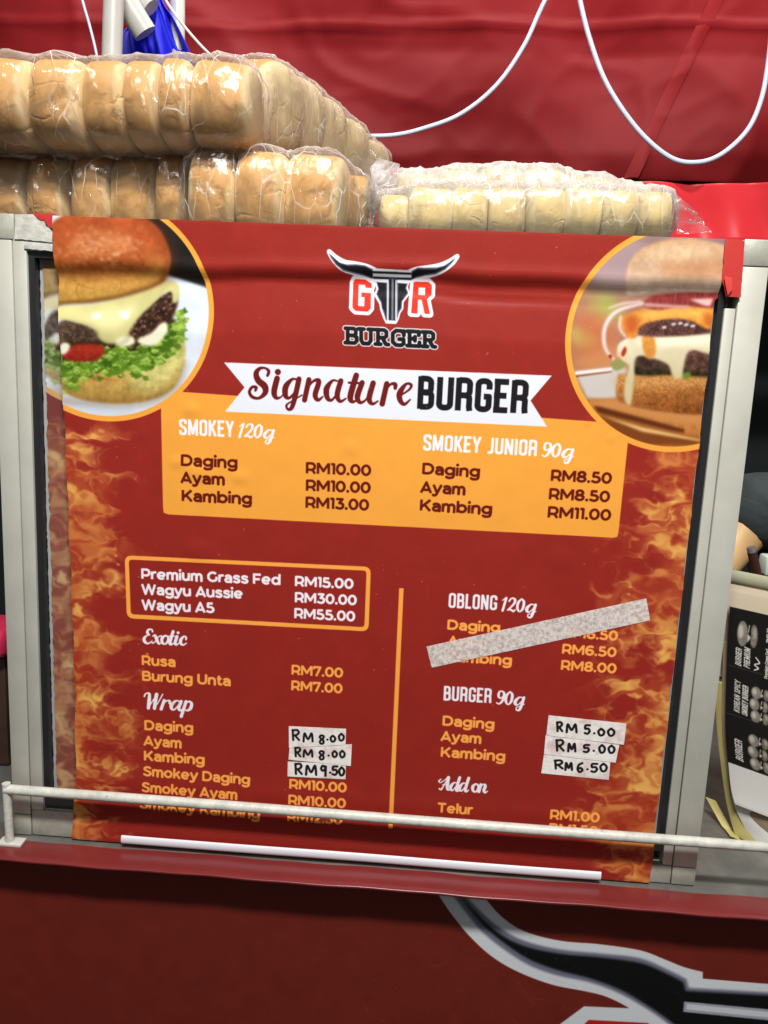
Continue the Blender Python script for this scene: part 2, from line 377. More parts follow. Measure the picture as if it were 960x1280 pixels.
def caps(c, txt, a, b, cap, col, weight=14, **k):
    A, B = c.map([a, b]); ex = B - A; Ln = np.linalg.norm(ex); up = np.array([-ex[1], ex[0]]) / Ln; ex = ex / Ln
    Cc = c.map([(a[0], a[1] - cap)])[0]; H = np.linalg.norm(Cc - A) / 100
    tot = sum((CAPS[ch][1] if ch != ' ' else 18) + 4 for ch in txt) - 4; sx = Ln / tot; x = 0; polys = []
    an = np.linspace(0, 2 * np.pi, 14, endpoint=False); ring = np.stack([np.cos(an), np.sin(an)], 1)
    for ch in txt:
        if ch == ' ': x += 22; continue
        for Lp in CAPS[ch][0]:
            P = np.array([A + ex * (x + p[0]) * sx + up * p[1] * H for p in Lp]); wd = weight * (sx + H) / 4
            for i in range(len(P)):
                if 0 < i < len(P) - 1: polys.append(P[i] + ring * wd)
                if i < len(P) - 1:
                    d = P[i + 1] - P[i]; l = np.linalg.norm(d); nn = np.array([-d[1], d[0]]) / max(l, 1e-6)
                    polys.append(np.array([P[i] + nn * wd, P[i] - nn * wd, P[i + 1] - nn * wd, P[i + 1] + nn * wd]))
        x += CAPS[ch][1] + 4
    c.paint(raster(polys, c.W, c.H), col, **k)

# brush-script letters; y down, x-height 40..100 (baseline 100), slanted; (strokes, advance)
_g = [[(72, 42, 8), (50, 40, 12), (22, 68, 22), (20, 92, 20), (38, 99, 10), (62, 74, 7)], [(84, 40, 20), (66, 100, 20), (50, 135, 17), (30, 138, 10), (28, 118, 8), (55, 108, 6), (88, 90, 6)]]
_a = [[(70, 42, 8), (48, 41, 12), (20, 70, 22), (22, 95, 17), (40, 98, 10), (64, 70, 7)], [(84, 42, 20), (68, 86, 20), (78, 102, 14), (100, 88, 6)]]
_o = [[(48, 40, 12), (22, 60, 20), (24, 92, 18), (48, 100, 12), (70, 76, 16), (68, 48, 13), (48, 40, 12)]]
_n_ = [[(28, 42, 20), (10, 99, 20)], [(16, 75, 6), (44, 44, 9), (64, 42, 15), (66, 58, 20), (54, 86, 20), (66, 102, 13), (88, 88, 6)]]
_i = [[(34, 42, 20), (18, 88, 20), (28, 102, 14), (52, 88, 6)], [(42, 16, 20)]]
_t = [[(46, 8, 20), (20, 86, 22), (30, 102, 14), (54, 88, 6)], [(8, 44, 8), (62, 42, 8)]]
_u = [[(28, 42, 20), (12, 86, 20), (24, 101, 14), (46, 92, 7), (62, 66, 6)], [(82, 42, 20), (64, 90, 20), (76, 102, 13), (98, 88, 6)]]
_r = [[(30, 42, 20), (10, 100, 20)], [(20, 70, 6), (46, 44, 9), (66, 44, 14), (66, 60, 14)]]
_d_ = [[(70, 42, 8), (48, 41, 12), (20, 70, 22), (22, 95, 17), (40, 98, 10), (64, 70, 7)], [(100, -2, 20), (70, 86, 20), (80, 102, 14), (100, 88, 6)]]
_c = [[(66, 62, 12), (68, 46, 11), (50, 40, 12), (24, 66, 21), (26, 94, 18), (46, 101, 12), (72, 86, 6)]]
_x = [[(10, 50, 6), (30, 42, 16), (44, 70, 22), (62, 101, 14), (80, 90, 6)], [(80, 44, 12), (58, 52, 7), (30, 88, 7), (8, 97, 12)]]
_e = [[(22, 80, 6), (62, 62, 8), (64, 44, 11), (46, 42, 12), (22, 68, 21), (24, 94, 18), (44, 101, 12), (72, 84, 6)]]
_p = [[(36, 42, 20), (4, 142, 20)], [(26, 62, 6), (52, 41, 12), (72, 52, 18), (66, 84, 20), (44, 101, 12), (26, 92, 8)]]
_E = [[(78, 16, 12), (70, 0, 10), (44, 4, 14), (36, 26, 18), (52, 40, 10), (34, 44, 9), (10, 66, 20), (16, 92, 20), (44, 101, 12), (76, 82, 6)]]
_W = [[(4, 22, 10), (12, 4, 8), (36, 2, 14), (36, 40, 22), (30, 98, 20)], [(30, 96, 7), (64, 40, 7), (90, 4, 8)], [(84, 4, 22), (76, 50, 22), (70, 98, 20)], [(70, 96, 7), (104, 40, 7), (124, 2, 8)]]
_A = [[(24, 20, 9), (6, 34, 9), (18, 46, 8), (50, 30, 7), (92, 0, 10)], [(92, 2, 10), (54, 60, 8), (26, 98, 12), (8, 90, 8)], [(92, 2, 22), (84, 50, 22), (82, 92, 18), (100, 98, 8)], [(40, 60, 8), (88, 60, 8)]]
_1 = [[(14, 22, 8), (34, 4, 8)], [(42, 2, 18), (14, 99, 18)]]
_2 = [[(16, 26, 12), (36, 2, 11), (60, 10, 17), (52, 44, 16), (6, 92, 10)], [(6, 92, 12), (28, 88, 14), (48, 100, 14), (62, 84, 6)]]
_0 = [[(48, 2, 10), (22, 32, 18), (16, 76, 18), (32, 100, 10), (56, 74, 18), (64, 24, 18), (48, 2, 10)]]
_9 = [[(64, 34, 8), (40, 56, 10), (24, 42, 16), (30, 10, 14), (50, 2, 10), (66, 20, 18), (56, 68, 18), (30, 99, 12), (10, 92, 10)]]
SCR = {'g': (_g, 78), 'a': (_a, 80), 'o': (_o, 66), 'n': (_n_, 72), 'i': (_i, 40), 't': (_t, 44), 'u': (_u, 80), 'r': (_r, 58), 'd': (_d_, 80), 'c': (_c, 62), 'x': (_x, 66),
       'e': (_e, 62), 'p': (_p, 74), 'E': (_E, 68), 'W': (_W, 104), 'A': (_A, 92), '1': (_1, 46), '2': (_2, 62), '0': (_0, 66), '9': (_9, 62), ' ': ([], 34)}
def script(c, txt, a, b, cap, col, **k):
    x = 0; lines = []
    for ch in txt:
        for Lp in SCR[ch][0]: lines.append([(p[0] + x, p[1], p[2]) for p in Lp])
        x += SCR[ch][1]
    A = np.array(a, float); B = np.array(b, float); ex = (B - A) / x; up = np.array([0, -cap / 100.])
    T = lambda p: A + ex * p[0] + up * (100 - p[1])
    s1 = c.map([A, A + [0, 1]]); ws = np.linalg.norm(s1[1] - s1[0]) * cap / 100
    c.strokes(lines, col, T=T, wscale=ws, **k)
HAND = {'R': [[(.05, 0), (.12, 1)], [(0, .05), (.7, .0), (.95, .25), (.6, .5), (.1, .55)], [(.35, .52), (1, 1)]],
        'M': [[(0, 1), (.12, 0), (.5, .72), (.88, 0), (1, 1)]], '0': [[(.5, 0), (.05, .4), (.3, 1), (.8, .9), (.95, .4), (.5, 0)]],
        '8': [[(.9, .1), (.4, 0), (.1, .25), (.8, .6), (.8, .95), (.3, 1), (.15, .7), (.8, .35), (.9, .1)]], '.': [[(.5, .9), (.52, .92)]],
        '5': [[(1, 0), (.25, .02), (.2, .42), (.7, .4), (.95, .7), (.6, 1), (.1, .92)]], '6': [[(.85, 0), (.25, .2), (.05, .7), (.4, 1), (.85, .8), (.6, .55), (.1, .65)]],
        '9': [[(.8, .2), (.4, 0), (.1, .28), (.4, .5), (.8, .3), (.85, .1), (.8, 1)]]}
def hand(c, items, T, wd, ws):
    L = []
    for ch, x0, y0, x1, y1 in items:
        for s in HAND[ch]: L.append([(x0 + p[0] * (x1 - x0), y0 + p[1] * (y1 - y0), wd) for p in s])
    c.strokes(L, (22, 20, 22), T=T, wscale=ws)

# ================================================================== ARTWORK OF THE MENU POSTER
def Zm(ox, oy, s): return lambda p: (ox + p[0] / s, oy + p[1] / s)
def ppx(c, x, y):
    """texels per photo pixel there"""
    a, b = c.map([(x, y), (x + 1, y)]); return float(np.linalg.norm(b - a))
RED = (143, 38, 30); ORANGE = (234, 159, 62); WHITE = (228, 230, 240); MAROON = (92, 18, 16)

def flames(c, edge, inner, side, ytop, seed):
    """printed flames: edge/inner photo x of the strong and the fading side"""
    Y, X = np.mgrid[0:c.H, 0:c.W].astype(np.float32)
    ea = c.map([(edge[0], 700), (inner[0], 700)]); xe, xi = ea[0][0], ea[1][0]
    zt = c.map([(edge[0], ytop)])[0][1]
    s = 1000 / c.res; U = X * s / 15 * (-1 if side > 0 else 1); V = Y * s / 12
    w1 = fbm(U * .7, V * .8, seed, 3); w2 = fbm(U * .7 + 7, V * .8 + 3, seed + 20, 3)
    U1, V1 = U + 1.0 * w1, V * .85 + 1.1 * w2
    w3 = fbm(U1 * 1.3, V1 * 1.3, seed + 40, 2); w4 = fbm(U1 * 1.3 + 4, V1 * 1.3, seed + 60, 2)
    U2, V2 = U1 + .55 * w3, V1 + .55 * w4
    a = fbm(U2 * .8, V2 * 1.3, seed + 80, 2, .35); ridge = np.clip(1 - np.abs(a) * 3.4, 0, 1) ** 1.3
    b = fbm(U2 * 1.6 + 9, V2 * 2.0, seed + 90, 2, .35); ridge2 = np.clip(1 - np.abs(b) * 3.4, 0, 1) ** 1.5
    base = np.clip(fbm(U1 * .6 + 3, V1 * .9, seed + 100, 3) * 1.5 + .5, 0, 1)
    lick = fbm(U1 * .35 + 2, V1 * .8, seed + 110, 3) * .9 + .15 * ridge
    low = np.clip(1 - Y / c.H / .42, 0, 1) * .12    # the flames spread lower down
    t = (X - xe) / (xi - xe)                       # 0 at the strong edge, 1 where it fades
    env = np.clip((1.0 + low - t + lick * 1.0) / .62, 0, 1); env = env * env * (3 - 2 * env)
    top = np.clip((zt - Y + lick * c.res * .03) / (c.res * .015), 0, 1); env = env * top * np.clip(1.8 + low - t, 0, 1)
    hot = np.clip(fbm(U * .25 + 5, V * .45, seed + 120, 2) * 2.2 + .42, 0, 1)
    deep = np.array([166, 66, 36], np.float32) / 255; mid = np.array([201, 120, 62], np.float32) / 255; hi = np.array([232, 184, 94], np.float32) / 255
    k = np.clip(base * .75 + blur(ridge, 3) * .5, 0, 1)[..., None]
    C = deep * (1 - k) + mid * k
    k2 = np.clip((blur(ridge, 2) * .55 + blur(ridge2, 2) * .4) * (.25 + .75 * hot) + hot * base * .38 - .05, 0, 1)[..., None]
    C = C * (1 - k2) + hi * k2
    al = (.97 * env * (.48 + .52 * np.clip(base * .8 + ridge, 0, 1)))[..., None]
    c.a = c.a * (1 - al) + C * al

def bull(c, T, ws):
    """the horned skull badge, traced in its own units; ws texels per unit"""
    white = (224, 227, 236); K = (20, 20, 23); G = (120, 126, 145)
    c.strokes([[(62, 54, 32), (98, 98, 52), (160, 146, 76), (230, 164, 88), (300, 182, 92), (355, 206, 92)],
               [(912, 86, 32), (870, 126, 52), (800, 166, 70), (720, 186, 80), (650, 198, 84), (604, 214, 84)]], white, T=T, wscale=ws)
    P = [(345, 160), (372, 166), (607, 178), (625, 165), (620, 240), (596, 252), (584, 285), (598, 330), (556, 388), (554, 432), (534, 462), (524, 502), (507, 533), (438, 531),
         (422, 500), (400, 440), (394, 402), (358, 340), (372, 298), (360, 262), (372, 246), (345, 230)]
    c.poly([T(p) for p in P], white)
    sh = dict(soft=1.0)
    L = [(58, 62), (85, 86), (130, 126), (180, 140), (240, 138), (300, 146), (352, 172), (352, 214), (345, 232), (290, 212), (220, 198), (155, 182), (105, 142), (74, 98)]
    R = [(906, 92), (880, 110), (830, 146), (780, 160), (700, 162), (650, 160), (610, 182), (606, 240), (640, 226), (700, 212), (770, 204), (835, 174), (876, 134)]
    c.poly([T(p) for p in L], (88, 90, 105)); c.poly([T(p) for p in R], (88, 90, 105))
    L2 = [(70, 72), (100, 104), (140, 135), (190, 150), (240, 148), (300, 156), (350, 180), (350, 226), (330, 218), (285, 202), (220, 188), (158, 172), (110, 136)]
    R2 = [(898, 98), (860, 136), (820, 158), (770, 172), (700, 173), (652, 170), (612, 190), (608, 232), (640, 217), (700, 203), (768, 195), (828, 168), (870, 132)]
    c.poly([T(p) for p in L2], K); c.poly([T(p) for p in R2], K)
    q = lambda P, col: c.poly([T(p) for p in P], col)
    q([(352, 182), (608, 192), (608, 206), (352, 197)], (40, 40, 48)); q([(352, 188), (608, 198), (608, 203), (352, 193)], K)
    q([(352, 216), (607, 224), (607, 240), (352, 232)], (70, 72, 85)); q([(352, 219), (607, 227), (607, 237), (352, 228)], K)
    q([(372, 250), (447, 256), (447, 512), (436, 508), (428, 478), (410, 430), (404, 392), (372, 334), (386, 296)], (96, 100, 116))
    q([(380, 256), (438, 260), (440, 500), (428, 450), (414, 425), (410, 388), (379, 330), (392, 298)], K)
    q([(512, 256), (584, 262), (573, 292), (588, 326), (546, 384), (544, 430), (526, 458), (512, 512)], (96, 100, 116))
    q([(520, 262), (576, 266), (566, 294), (580, 324), (540, 380), (536, 428), (520, 450), (516, 470)], K)
    q([(455, 222), (512, 224), (506, 512), (455, 510)], (60, 62, 74)); q([(462, 236), (474, 236), (472, 506), (460, 505)], K)
    q([(476, 232), (489, 232), (487, 507), (475, 507)], (110, 110, 124)); q([(491, 236), (499, 236), (497, 507), (490, 507)], K)
    q([(502, 238), (509, 238), (505, 507), (500, 507)], (226, 229, 238))

def badge_letters(c, T, ws, red=(232, 52, 36)):
    white = (224, 227, 236)
    G = [(232, 232), (300, 236), (341, 262), (341, 292), (300, 290), (300, 272), (255, 268), (252, 412), (293, 416), (295, 355), (273, 352), (273, 322), (338, 326), (336, 430), (318, 452), (236, 447), (214, 425), (218, 255)]
    Gc = G
    for P in (Gc, ): c.strokes([[(x, y, 46) for x, y in P + [P[0]]]], white, T=T, wscale=ws, straight=True)
    c.poly([T(p) for p in [(225, 240), (335, 245), (335, 440), (225, 440)]], white)
    R = [(622, 248), (722, 252), (745, 275), (742, 340), (712, 368), (732, 468), (696, 466), (676, 372), (652, 370), (648, 464), (606, 462)]
    c.strokes([[(x, y, 46) for x, y in R + [R[0]]]], white, T=T, wscale=ws, straight=True); c.poly([T(p) for p in R], white)
    c.poly([T(p) for p in G], red); c.poly([T(p) for p in R], red); c.poly([T(p) for p in [(656, 288), (700, 290), (698, 340), (654, 338)]], white)

def slab(c, T, ws):
    """BURGER in slab capitals under the badge"""
    K = (22, 22, 25); white = (226, 228, 236); w = 27
    def S(L): return [[(x, y, w) for x, y in l] for l in L]
    y0, y1 = 562, 658; g = []
    def sk(x, y): return (x, y + (x - 165) * .0485)
    def add(x, L): 
        for l in L: g.append([(*sk(x + a, y0 + b * (y1 - y0)), w) for a, b in l])
    add(172, [[(-4, 0), (52, 0), (66, .1), (66, .36), (54, .48), (12, .48)], [(54, .48), (72, .6), (72, .88), (58, 1), (-4, 1)], [(12, 0), (12, 1)]])
    add(262, [[(-8, 0), (30, 0)], [(58, 0), (94, 0)], [(12, 0), (12, .78), (24, 1), (62, 1), (76, .78), (76, 0)]])
    add(372, [[(-4, 0), (54, 0), (70, .12), (70, .42), (56, .54), (14, .54)], [(14, 0), (14, 1)], [(-4, 1), (32, 1)], [(44, .56), (66, .98), (84, 1)]])
    add(470, [[(88, .3), (88, .0)], [(86, .14), (70, 0), (36, 0), (14, .2), (14, .8), (36, 1), (72, 1), (86, .88), (86, .58), (56, .58)]])
    add(586, [[(-6, 0), (72, 0), (72, .24)], [(10, 0), (10, 1)], [(-6, 1), (76, 1), (76, .74)], [(10, .5), (46, .5)], [(46, .36), (46, .64)]])
    add(684, [[(-4, 0), (54, 0), (70, .12), (70, .42), (56, .54), (14, .54)], [(14, 0), (14, 1)], [(-4, 1), (32, 1)], [(44, .56), (66, .98), (84, 1)]])
    c.strokes(g, white, T=T, wscale=ws, straight=True, grow=6.5 * ws); c.strokes(g, K, T=T, wscale=ws, straight=True)

SIG = [[(150, 108, 14), (157, 84, 17), (138, 67, 12), (108, 69, 18), (88, 96, 28), (100, 134, 34), (134, 165, 36), (138, 200, 28), (105, 230, 16), (68, 224, 18), (52, 197, 16), (66, 171, 15), (88, 172, 18), (84, 190, 12)],
       [(207, 88, 33)], [(203, 122, 30), (186, 195, 31), (198, 229, 20), (226, 222, 8), (244, 190, 7)],
       [(312, 130, 10), (284, 128, 15), (250, 168, 31), (248, 216, 27), (270, 229, 15), (306, 190, 9)], [(322, 126, 28), (300, 225, 28), (282, 283, 22), (262, 291, 14), (254, 268, 11), (290, 243, 8), (338, 214, 8)],
       [(376, 130, 28), (352, 241, 28)], [(360, 190, 7), (395, 142, 12), (425, 132, 22), (428, 152, 27), (410, 212, 28), (425, 241, 19), (452, 222, 8)],
       [(530, 137, 10), (503, 136, 14), (472, 180, 31), (477, 230, 25), (502, 240, 14), (535, 195, 8)], [(550, 136, 28), (530, 212, 28), (546, 248, 18), (578, 232, 8)],
       [(634, 106, 30), (602, 218, 32), (612, 250, 19), (640, 240, 8)], [(594, 146, 13), (650, 149, 13)],
       [(666, 146, 28), (640, 222, 30), (655, 254, 19), (685, 240, 10), (705, 200, 8)], [(726, 148, 29), (704, 232, 29), (722, 262, 17), (752, 246, 8)],
       [(800, 152, 29), (775, 262, 30)], [(785, 200, 8), (820, 156, 12), (845, 155, 22), (846, 176, 19)],
       [(866, 222, 8), (922, 184, 12), (933, 158, 15), (905, 154, 15), (872, 200, 31), (872, 240, 27), (895, 264, 18), (928, 238, 8)]]

def burger_left(c):
    z = lambda L: [Zm(0, 250, 3.43)(p) for p in L]
    k = .000748
    ctr = (131.2, 388.5)
    c.circle(ctr, 140.3 * k, ORANGE); inner = 133.6 * k
    keep = c.a.copy()
    c.circle(ctr, inner, (206, 216, 230), tex=(('big', .05),))
    c.poly(z([(560, 20), (1000, 20), (1000, 440), (890, 376), (720, 322), (600, 300)]), (52, 47, 44), soft=2, tex=(('big', .2),))
    c.blob(z([(240, 740), (560, 900), (840, 830), (900, 700), (700, 900), (420, 940)]), (188, 200, 216), alpha=.5, soft=14)
    # lower half of the bun
    B = [(168, 690), (300, 640), (560, 640), (760, 590), (790, 600), (792, 700), (735, 815), (600, 868), (420, 868), (300, 838), (195, 770)]
    c.blob(z(B), (197, 186, 100), soft=2, tex=(('mid', .12), ('big', .14)), grad=(z([(0, 640)])[0], z([(0, 880)])[0], (176, 122, 52)))
    c.blob(z([(300, 700), (480, 690), (540, 770), (400, 800), (300, 770)]), (214, 150, 70), alpha=.55, soft=9, tex=(('mid', .15),))
    c.blob(z([(560, 740), (740, 660), (770, 730), (640, 830)]), (212, 208, 130), alpha=.6, soft=10, tex=(('mid', .12),))
    c.strokes([[(360, 770, 4), (430, 765, 10), (510, 780, 4)]], (160, 98, 44), T=Zm(0, 250, 3.43), wscale=ppx(c, 130, 470) / 3.43, alpha=.6, soft=3)
    # dark filling, lettuce
    c.blob(z([(170, 560), (400, 560), (700, 500), (760, 560), (640, 680), (400, 720), (230, 720)]), (70, 52, 32), soft=3)
    rr = np.random.default_rng(3)
    for i in range(620):
        t = rr.random(); x = 170 + 620 * t
        yb = np.interp(x, [165, 300, 450, 600, 740, 800], [640, 730, 690, 690, 600, 500]) + rr.normal(0, 30)
        if 262 < x < 420 and yb < 690: yb = 700 + rr.random() * 30
        g = rr.random(); col = (58 + 100 * g, 100 + 96 * g, 18 + 46 * g)
        r0 = 5 + 14 * rr.random(); an = rr.random() * 6.3
        P = [(x + r0 * (1 + .5 * math.sin(3 * a + an)) * math.cos(a) * 1.2, yb + r0 * (1 + .5 * math.cos(4 * a + an)) * math.sin(a) * .8) for a in np.linspace(0, 6.28, 9, endpoint=False)]
        c.blob(z(P), col, n=4, soft=.8, alpha=.9)
        if g > .6: c.strokes([[(x - r0, yb + 4, 3), (x, yb - 6, 5), (x + r0, yb + 5, 2)]], (206, 232, 130), T=Zm(0, 250, 3.43), wscale=ppx(c, 130, 430) / 3.43, alpha=.7, soft=.8)
    c.blob(z([(268, 655), (330, 620), (430, 622), (450, 645), (430, 680), (380, 692), (290, 688)]), (178, 52, 34), soft=2, tex=(('mid', .15),), grad=(z([(0, 620)])[0], z([(0, 700)])[0], (132, 26, 22)))
    c.blob(z([(190, 520), (258, 520), (265, 600), (262, 660), (210, 600)]), (206, 218, 200), soft=3)
    c.blob(z([(262, 610), (300, 620), (292, 650), (266, 662)]), (224, 226, 205), soft=2)
    # patty
    c.blob(z([(215, 600), (262, 520), (330, 525), (400, 550), (440, 585), (400, 606), (290, 606), (230, 640)]), (100, 78, 62), soft=1.5, tex=(('fine', .15), ('mid', .35)))
    c.blob(z([(540, 585), (570, 520), (640, 450), (700, 405), (738, 386), (760, 440), (735, 510), (690, 545), (655, 580), (600, 592)]), (82, 54, 40), soft=1.5, tex=(('fine', .2), ('mid', .55)))
    for i in range(70):
        x, y = 560 + 180 * rr.random(), 0; y = 560 - (x - 560) * .75 + rr.normal(0, 26); 
        c.strokes([[(x, y, 3 + 6 * rr.random()), (x + 5, y - 5, 3)]], (190, 165, 150) if rr.random() < .45 else (44, 26, 22), T=Zm(0, 250, 3.43), wscale=ppx(c, 200, 400) / 3.43, alpha=.75, soft=.8)
    for i in range(40):
        x, y = 262 + 140 * rr.random(), 575 + rr.normal(0, 14)
        c.strokes([[(x, y, 4), (x + 6, y - 3, 3)]], (165, 152, 140) if rr.random() < .4 else (70, 55, 48), T=Zm(0, 250, 3.43), wscale=ppx(c, 90, 420) / 3.43, alpha=.6, soft=.8)
    c.blob(z([(590, 600), (650, 570), (690, 530), (715, 530), (716, 570), (670, 620), (620, 624)]), (226, 224, 196), soft=2.5)
    # cheese
    Ch = [(150, 470), (255, 455), (400, 448), (560, 408), (680, 358), (730, 345), (765, 372), (762, 430), (738, 440), (730, 392), (690, 408), (645, 455), (600, 500), (560, 560), (552, 592), (520, 612), (470, 618), (430, 600), (398, 552), (330, 524), (255, 512), (190, 522), (165, 500)]
    c.blob(z(Ch), (226, 216, 140), n=5, soft=1.5, tex=(('big', .05),), grad=(z([(300, 450)])[0], z([(440, 620)])[0], (202, 196, 128)))
    c.blob(z([(330, 500), (450, 470), (560, 450), (600, 440), (560, 510), (500, 560), (440, 560), (400, 530)]), (242, 236, 176), alpha=.6, soft=8)
    c.blob(z([(395, 490), (430, 485), (435, 505), (405, 512)]), (252, 250, 225), soft=2); c.blob(z([(515, 478), (552, 480), (548, 505), (520, 505)]), (252, 250, 232), soft=2)
    c.blob(z([(500, 600), (560, 582), (580, 610), (550, 628), (510, 626)]), (232, 228, 190), soft=2.5)
    # crown of the bun
    Cr = [(140, 330), (165, 260), (215, 120), (270, 70), (340, 45), (470, 40), (590, 62), (680, 120), (728, 210), (735, 280), (700, 345), (640, 378), (520, 415), (400, 438), (255, 448), (180, 490), (150, 430)]
    c.blob(z(Cr), (196, 92, 46), n=6, soft=1.5, tex=(('mid', .08), ('big', .08)), grad=(z([(430, 180)])[0], z([(440, 400)])[0], (188, 136, 56)))
    c.blob(z([(250, 330), (420, 300), (600, 300), (700, 290), (650, 360), (450, 420), (270, 430)]), (206, 160, 74), alpha=.5, soft=8, tex=(('mid', .1),))
    c.blob(z([(240, 245), (420, 240), (600, 240), (640, 300), (480, 320), (330, 325), (250, 290)]), (148, 66, 30), alpha=.55, soft=9, tex=(('mid', .2),))
    c.blob(z([(300, 170), (400, 130), (540, 150), (570, 210), (440, 235), (320, 215)]), (232, 150, 92), alpha=.55, soft=8)
    for i in range(190):
        x, y = 430 + rr.normal(0, 95), 205 + rr.normal(0, 45)
        if not (235 < x < 640 and 95 < y < 320): continue
        c.strokes([[(x, y, 1.5), (x + rr.normal(8, 8), y + rr.normal(0, 5), 2 + 4 * rr.random()), (x + rr.normal(16, 8), y + rr.normal(0, 8), 1.5)]], (246, 206, 160) if rr.random() < .68 else (140, 60, 28), T=Zm(0, 250, 3.43), wscale=ppx(c, 120, 310) / 3.43, alpha=.42, soft=1.8)
    e_ = ppx(c, 120, 350) / 3.43; T3 = Zm(0, 250, 3.43)
    c.strokes([[(600, 70, 20), (690, 140, 34), (728, 220, 40), (730, 290, 34), (690, 345, 24)]], (120, 50, 22), T=T3, wscale=e_, alpha=.5, soft=9)
    c.strokes([[(170, 470, 14), (270, 442, 14), (400, 432, 14), (520, 410, 14), (640, 372, 14), (700, 338, 12)]], (104, 66, 22), T=T3, wscale=e_, alpha=.75, soft=3)
    c.strokes([[(260, 860, 26), (420, 872, 20), (600, 872, 20), (740, 810, 26), (792, 700, 18)]], (120, 74, 30), T=T3, wscale=e_, alpha=.5, soft=7)
    c.strokes([[(262, 516, 8), (330, 530, 9), (400, 556, 9), (440, 610, 8), (520, 618, 8), (560, 575, 9), (600, 510, 9), (650, 462, 9), (700, 412, 8)]], (60, 44, 26), T=T3, wscale=e_, alpha=.45, soft=4)
    c.strokes([[(270, 560, 6), (420, 570, 6)], [(590, 540, 6), (700, 440, 7)]], (60, 40, 32), T=T3, wscale=e_, alpha=.5, soft=3)
    for L in ([(335, 350), (322, 390), (345, 430)], [(510, 350), (515, 372), (500, 400)], [(300, 320), (330, 360), (400, 382)]):
        c.strokes([[(x, y, 4) for x, y in L]], (164, 98, 36), T=Zm(0, 250, 3.43), wscale=ppx(c, 120, 350) / 3.43, alpha=.6, soft=1)
    # everything outside the disc goes back to what lay there
    c0_ = [int(v) for v in c.map([ctr])[0]]; h_ = int(inner * c.res) + 2; sl_ = (slice(max(0, c0_[1] - h_), c0_[1] + h_), slice(max(0, c0_[0] - h_), c0_[0] + h_)); c.a[sl_] = np.clip((c.a[sl_] - .5) * 1.12 + .455, 0, 1); g_ = c.a[sl_].mean(2, keepdims=True); c.a[sl_] = c.a[sl_] * .80 + g_ * .20
    Y, X = np.mgrid[0:c.H, 0:c.W]; C = c.map([ctr])[0]; d = np.hypot(X - C[0], Y - C[1]) - inner * c.res
    mk = np.clip(d + .5, 0, 1)[..., None]; c.a = c.a * (1 - mk) + keep * mk

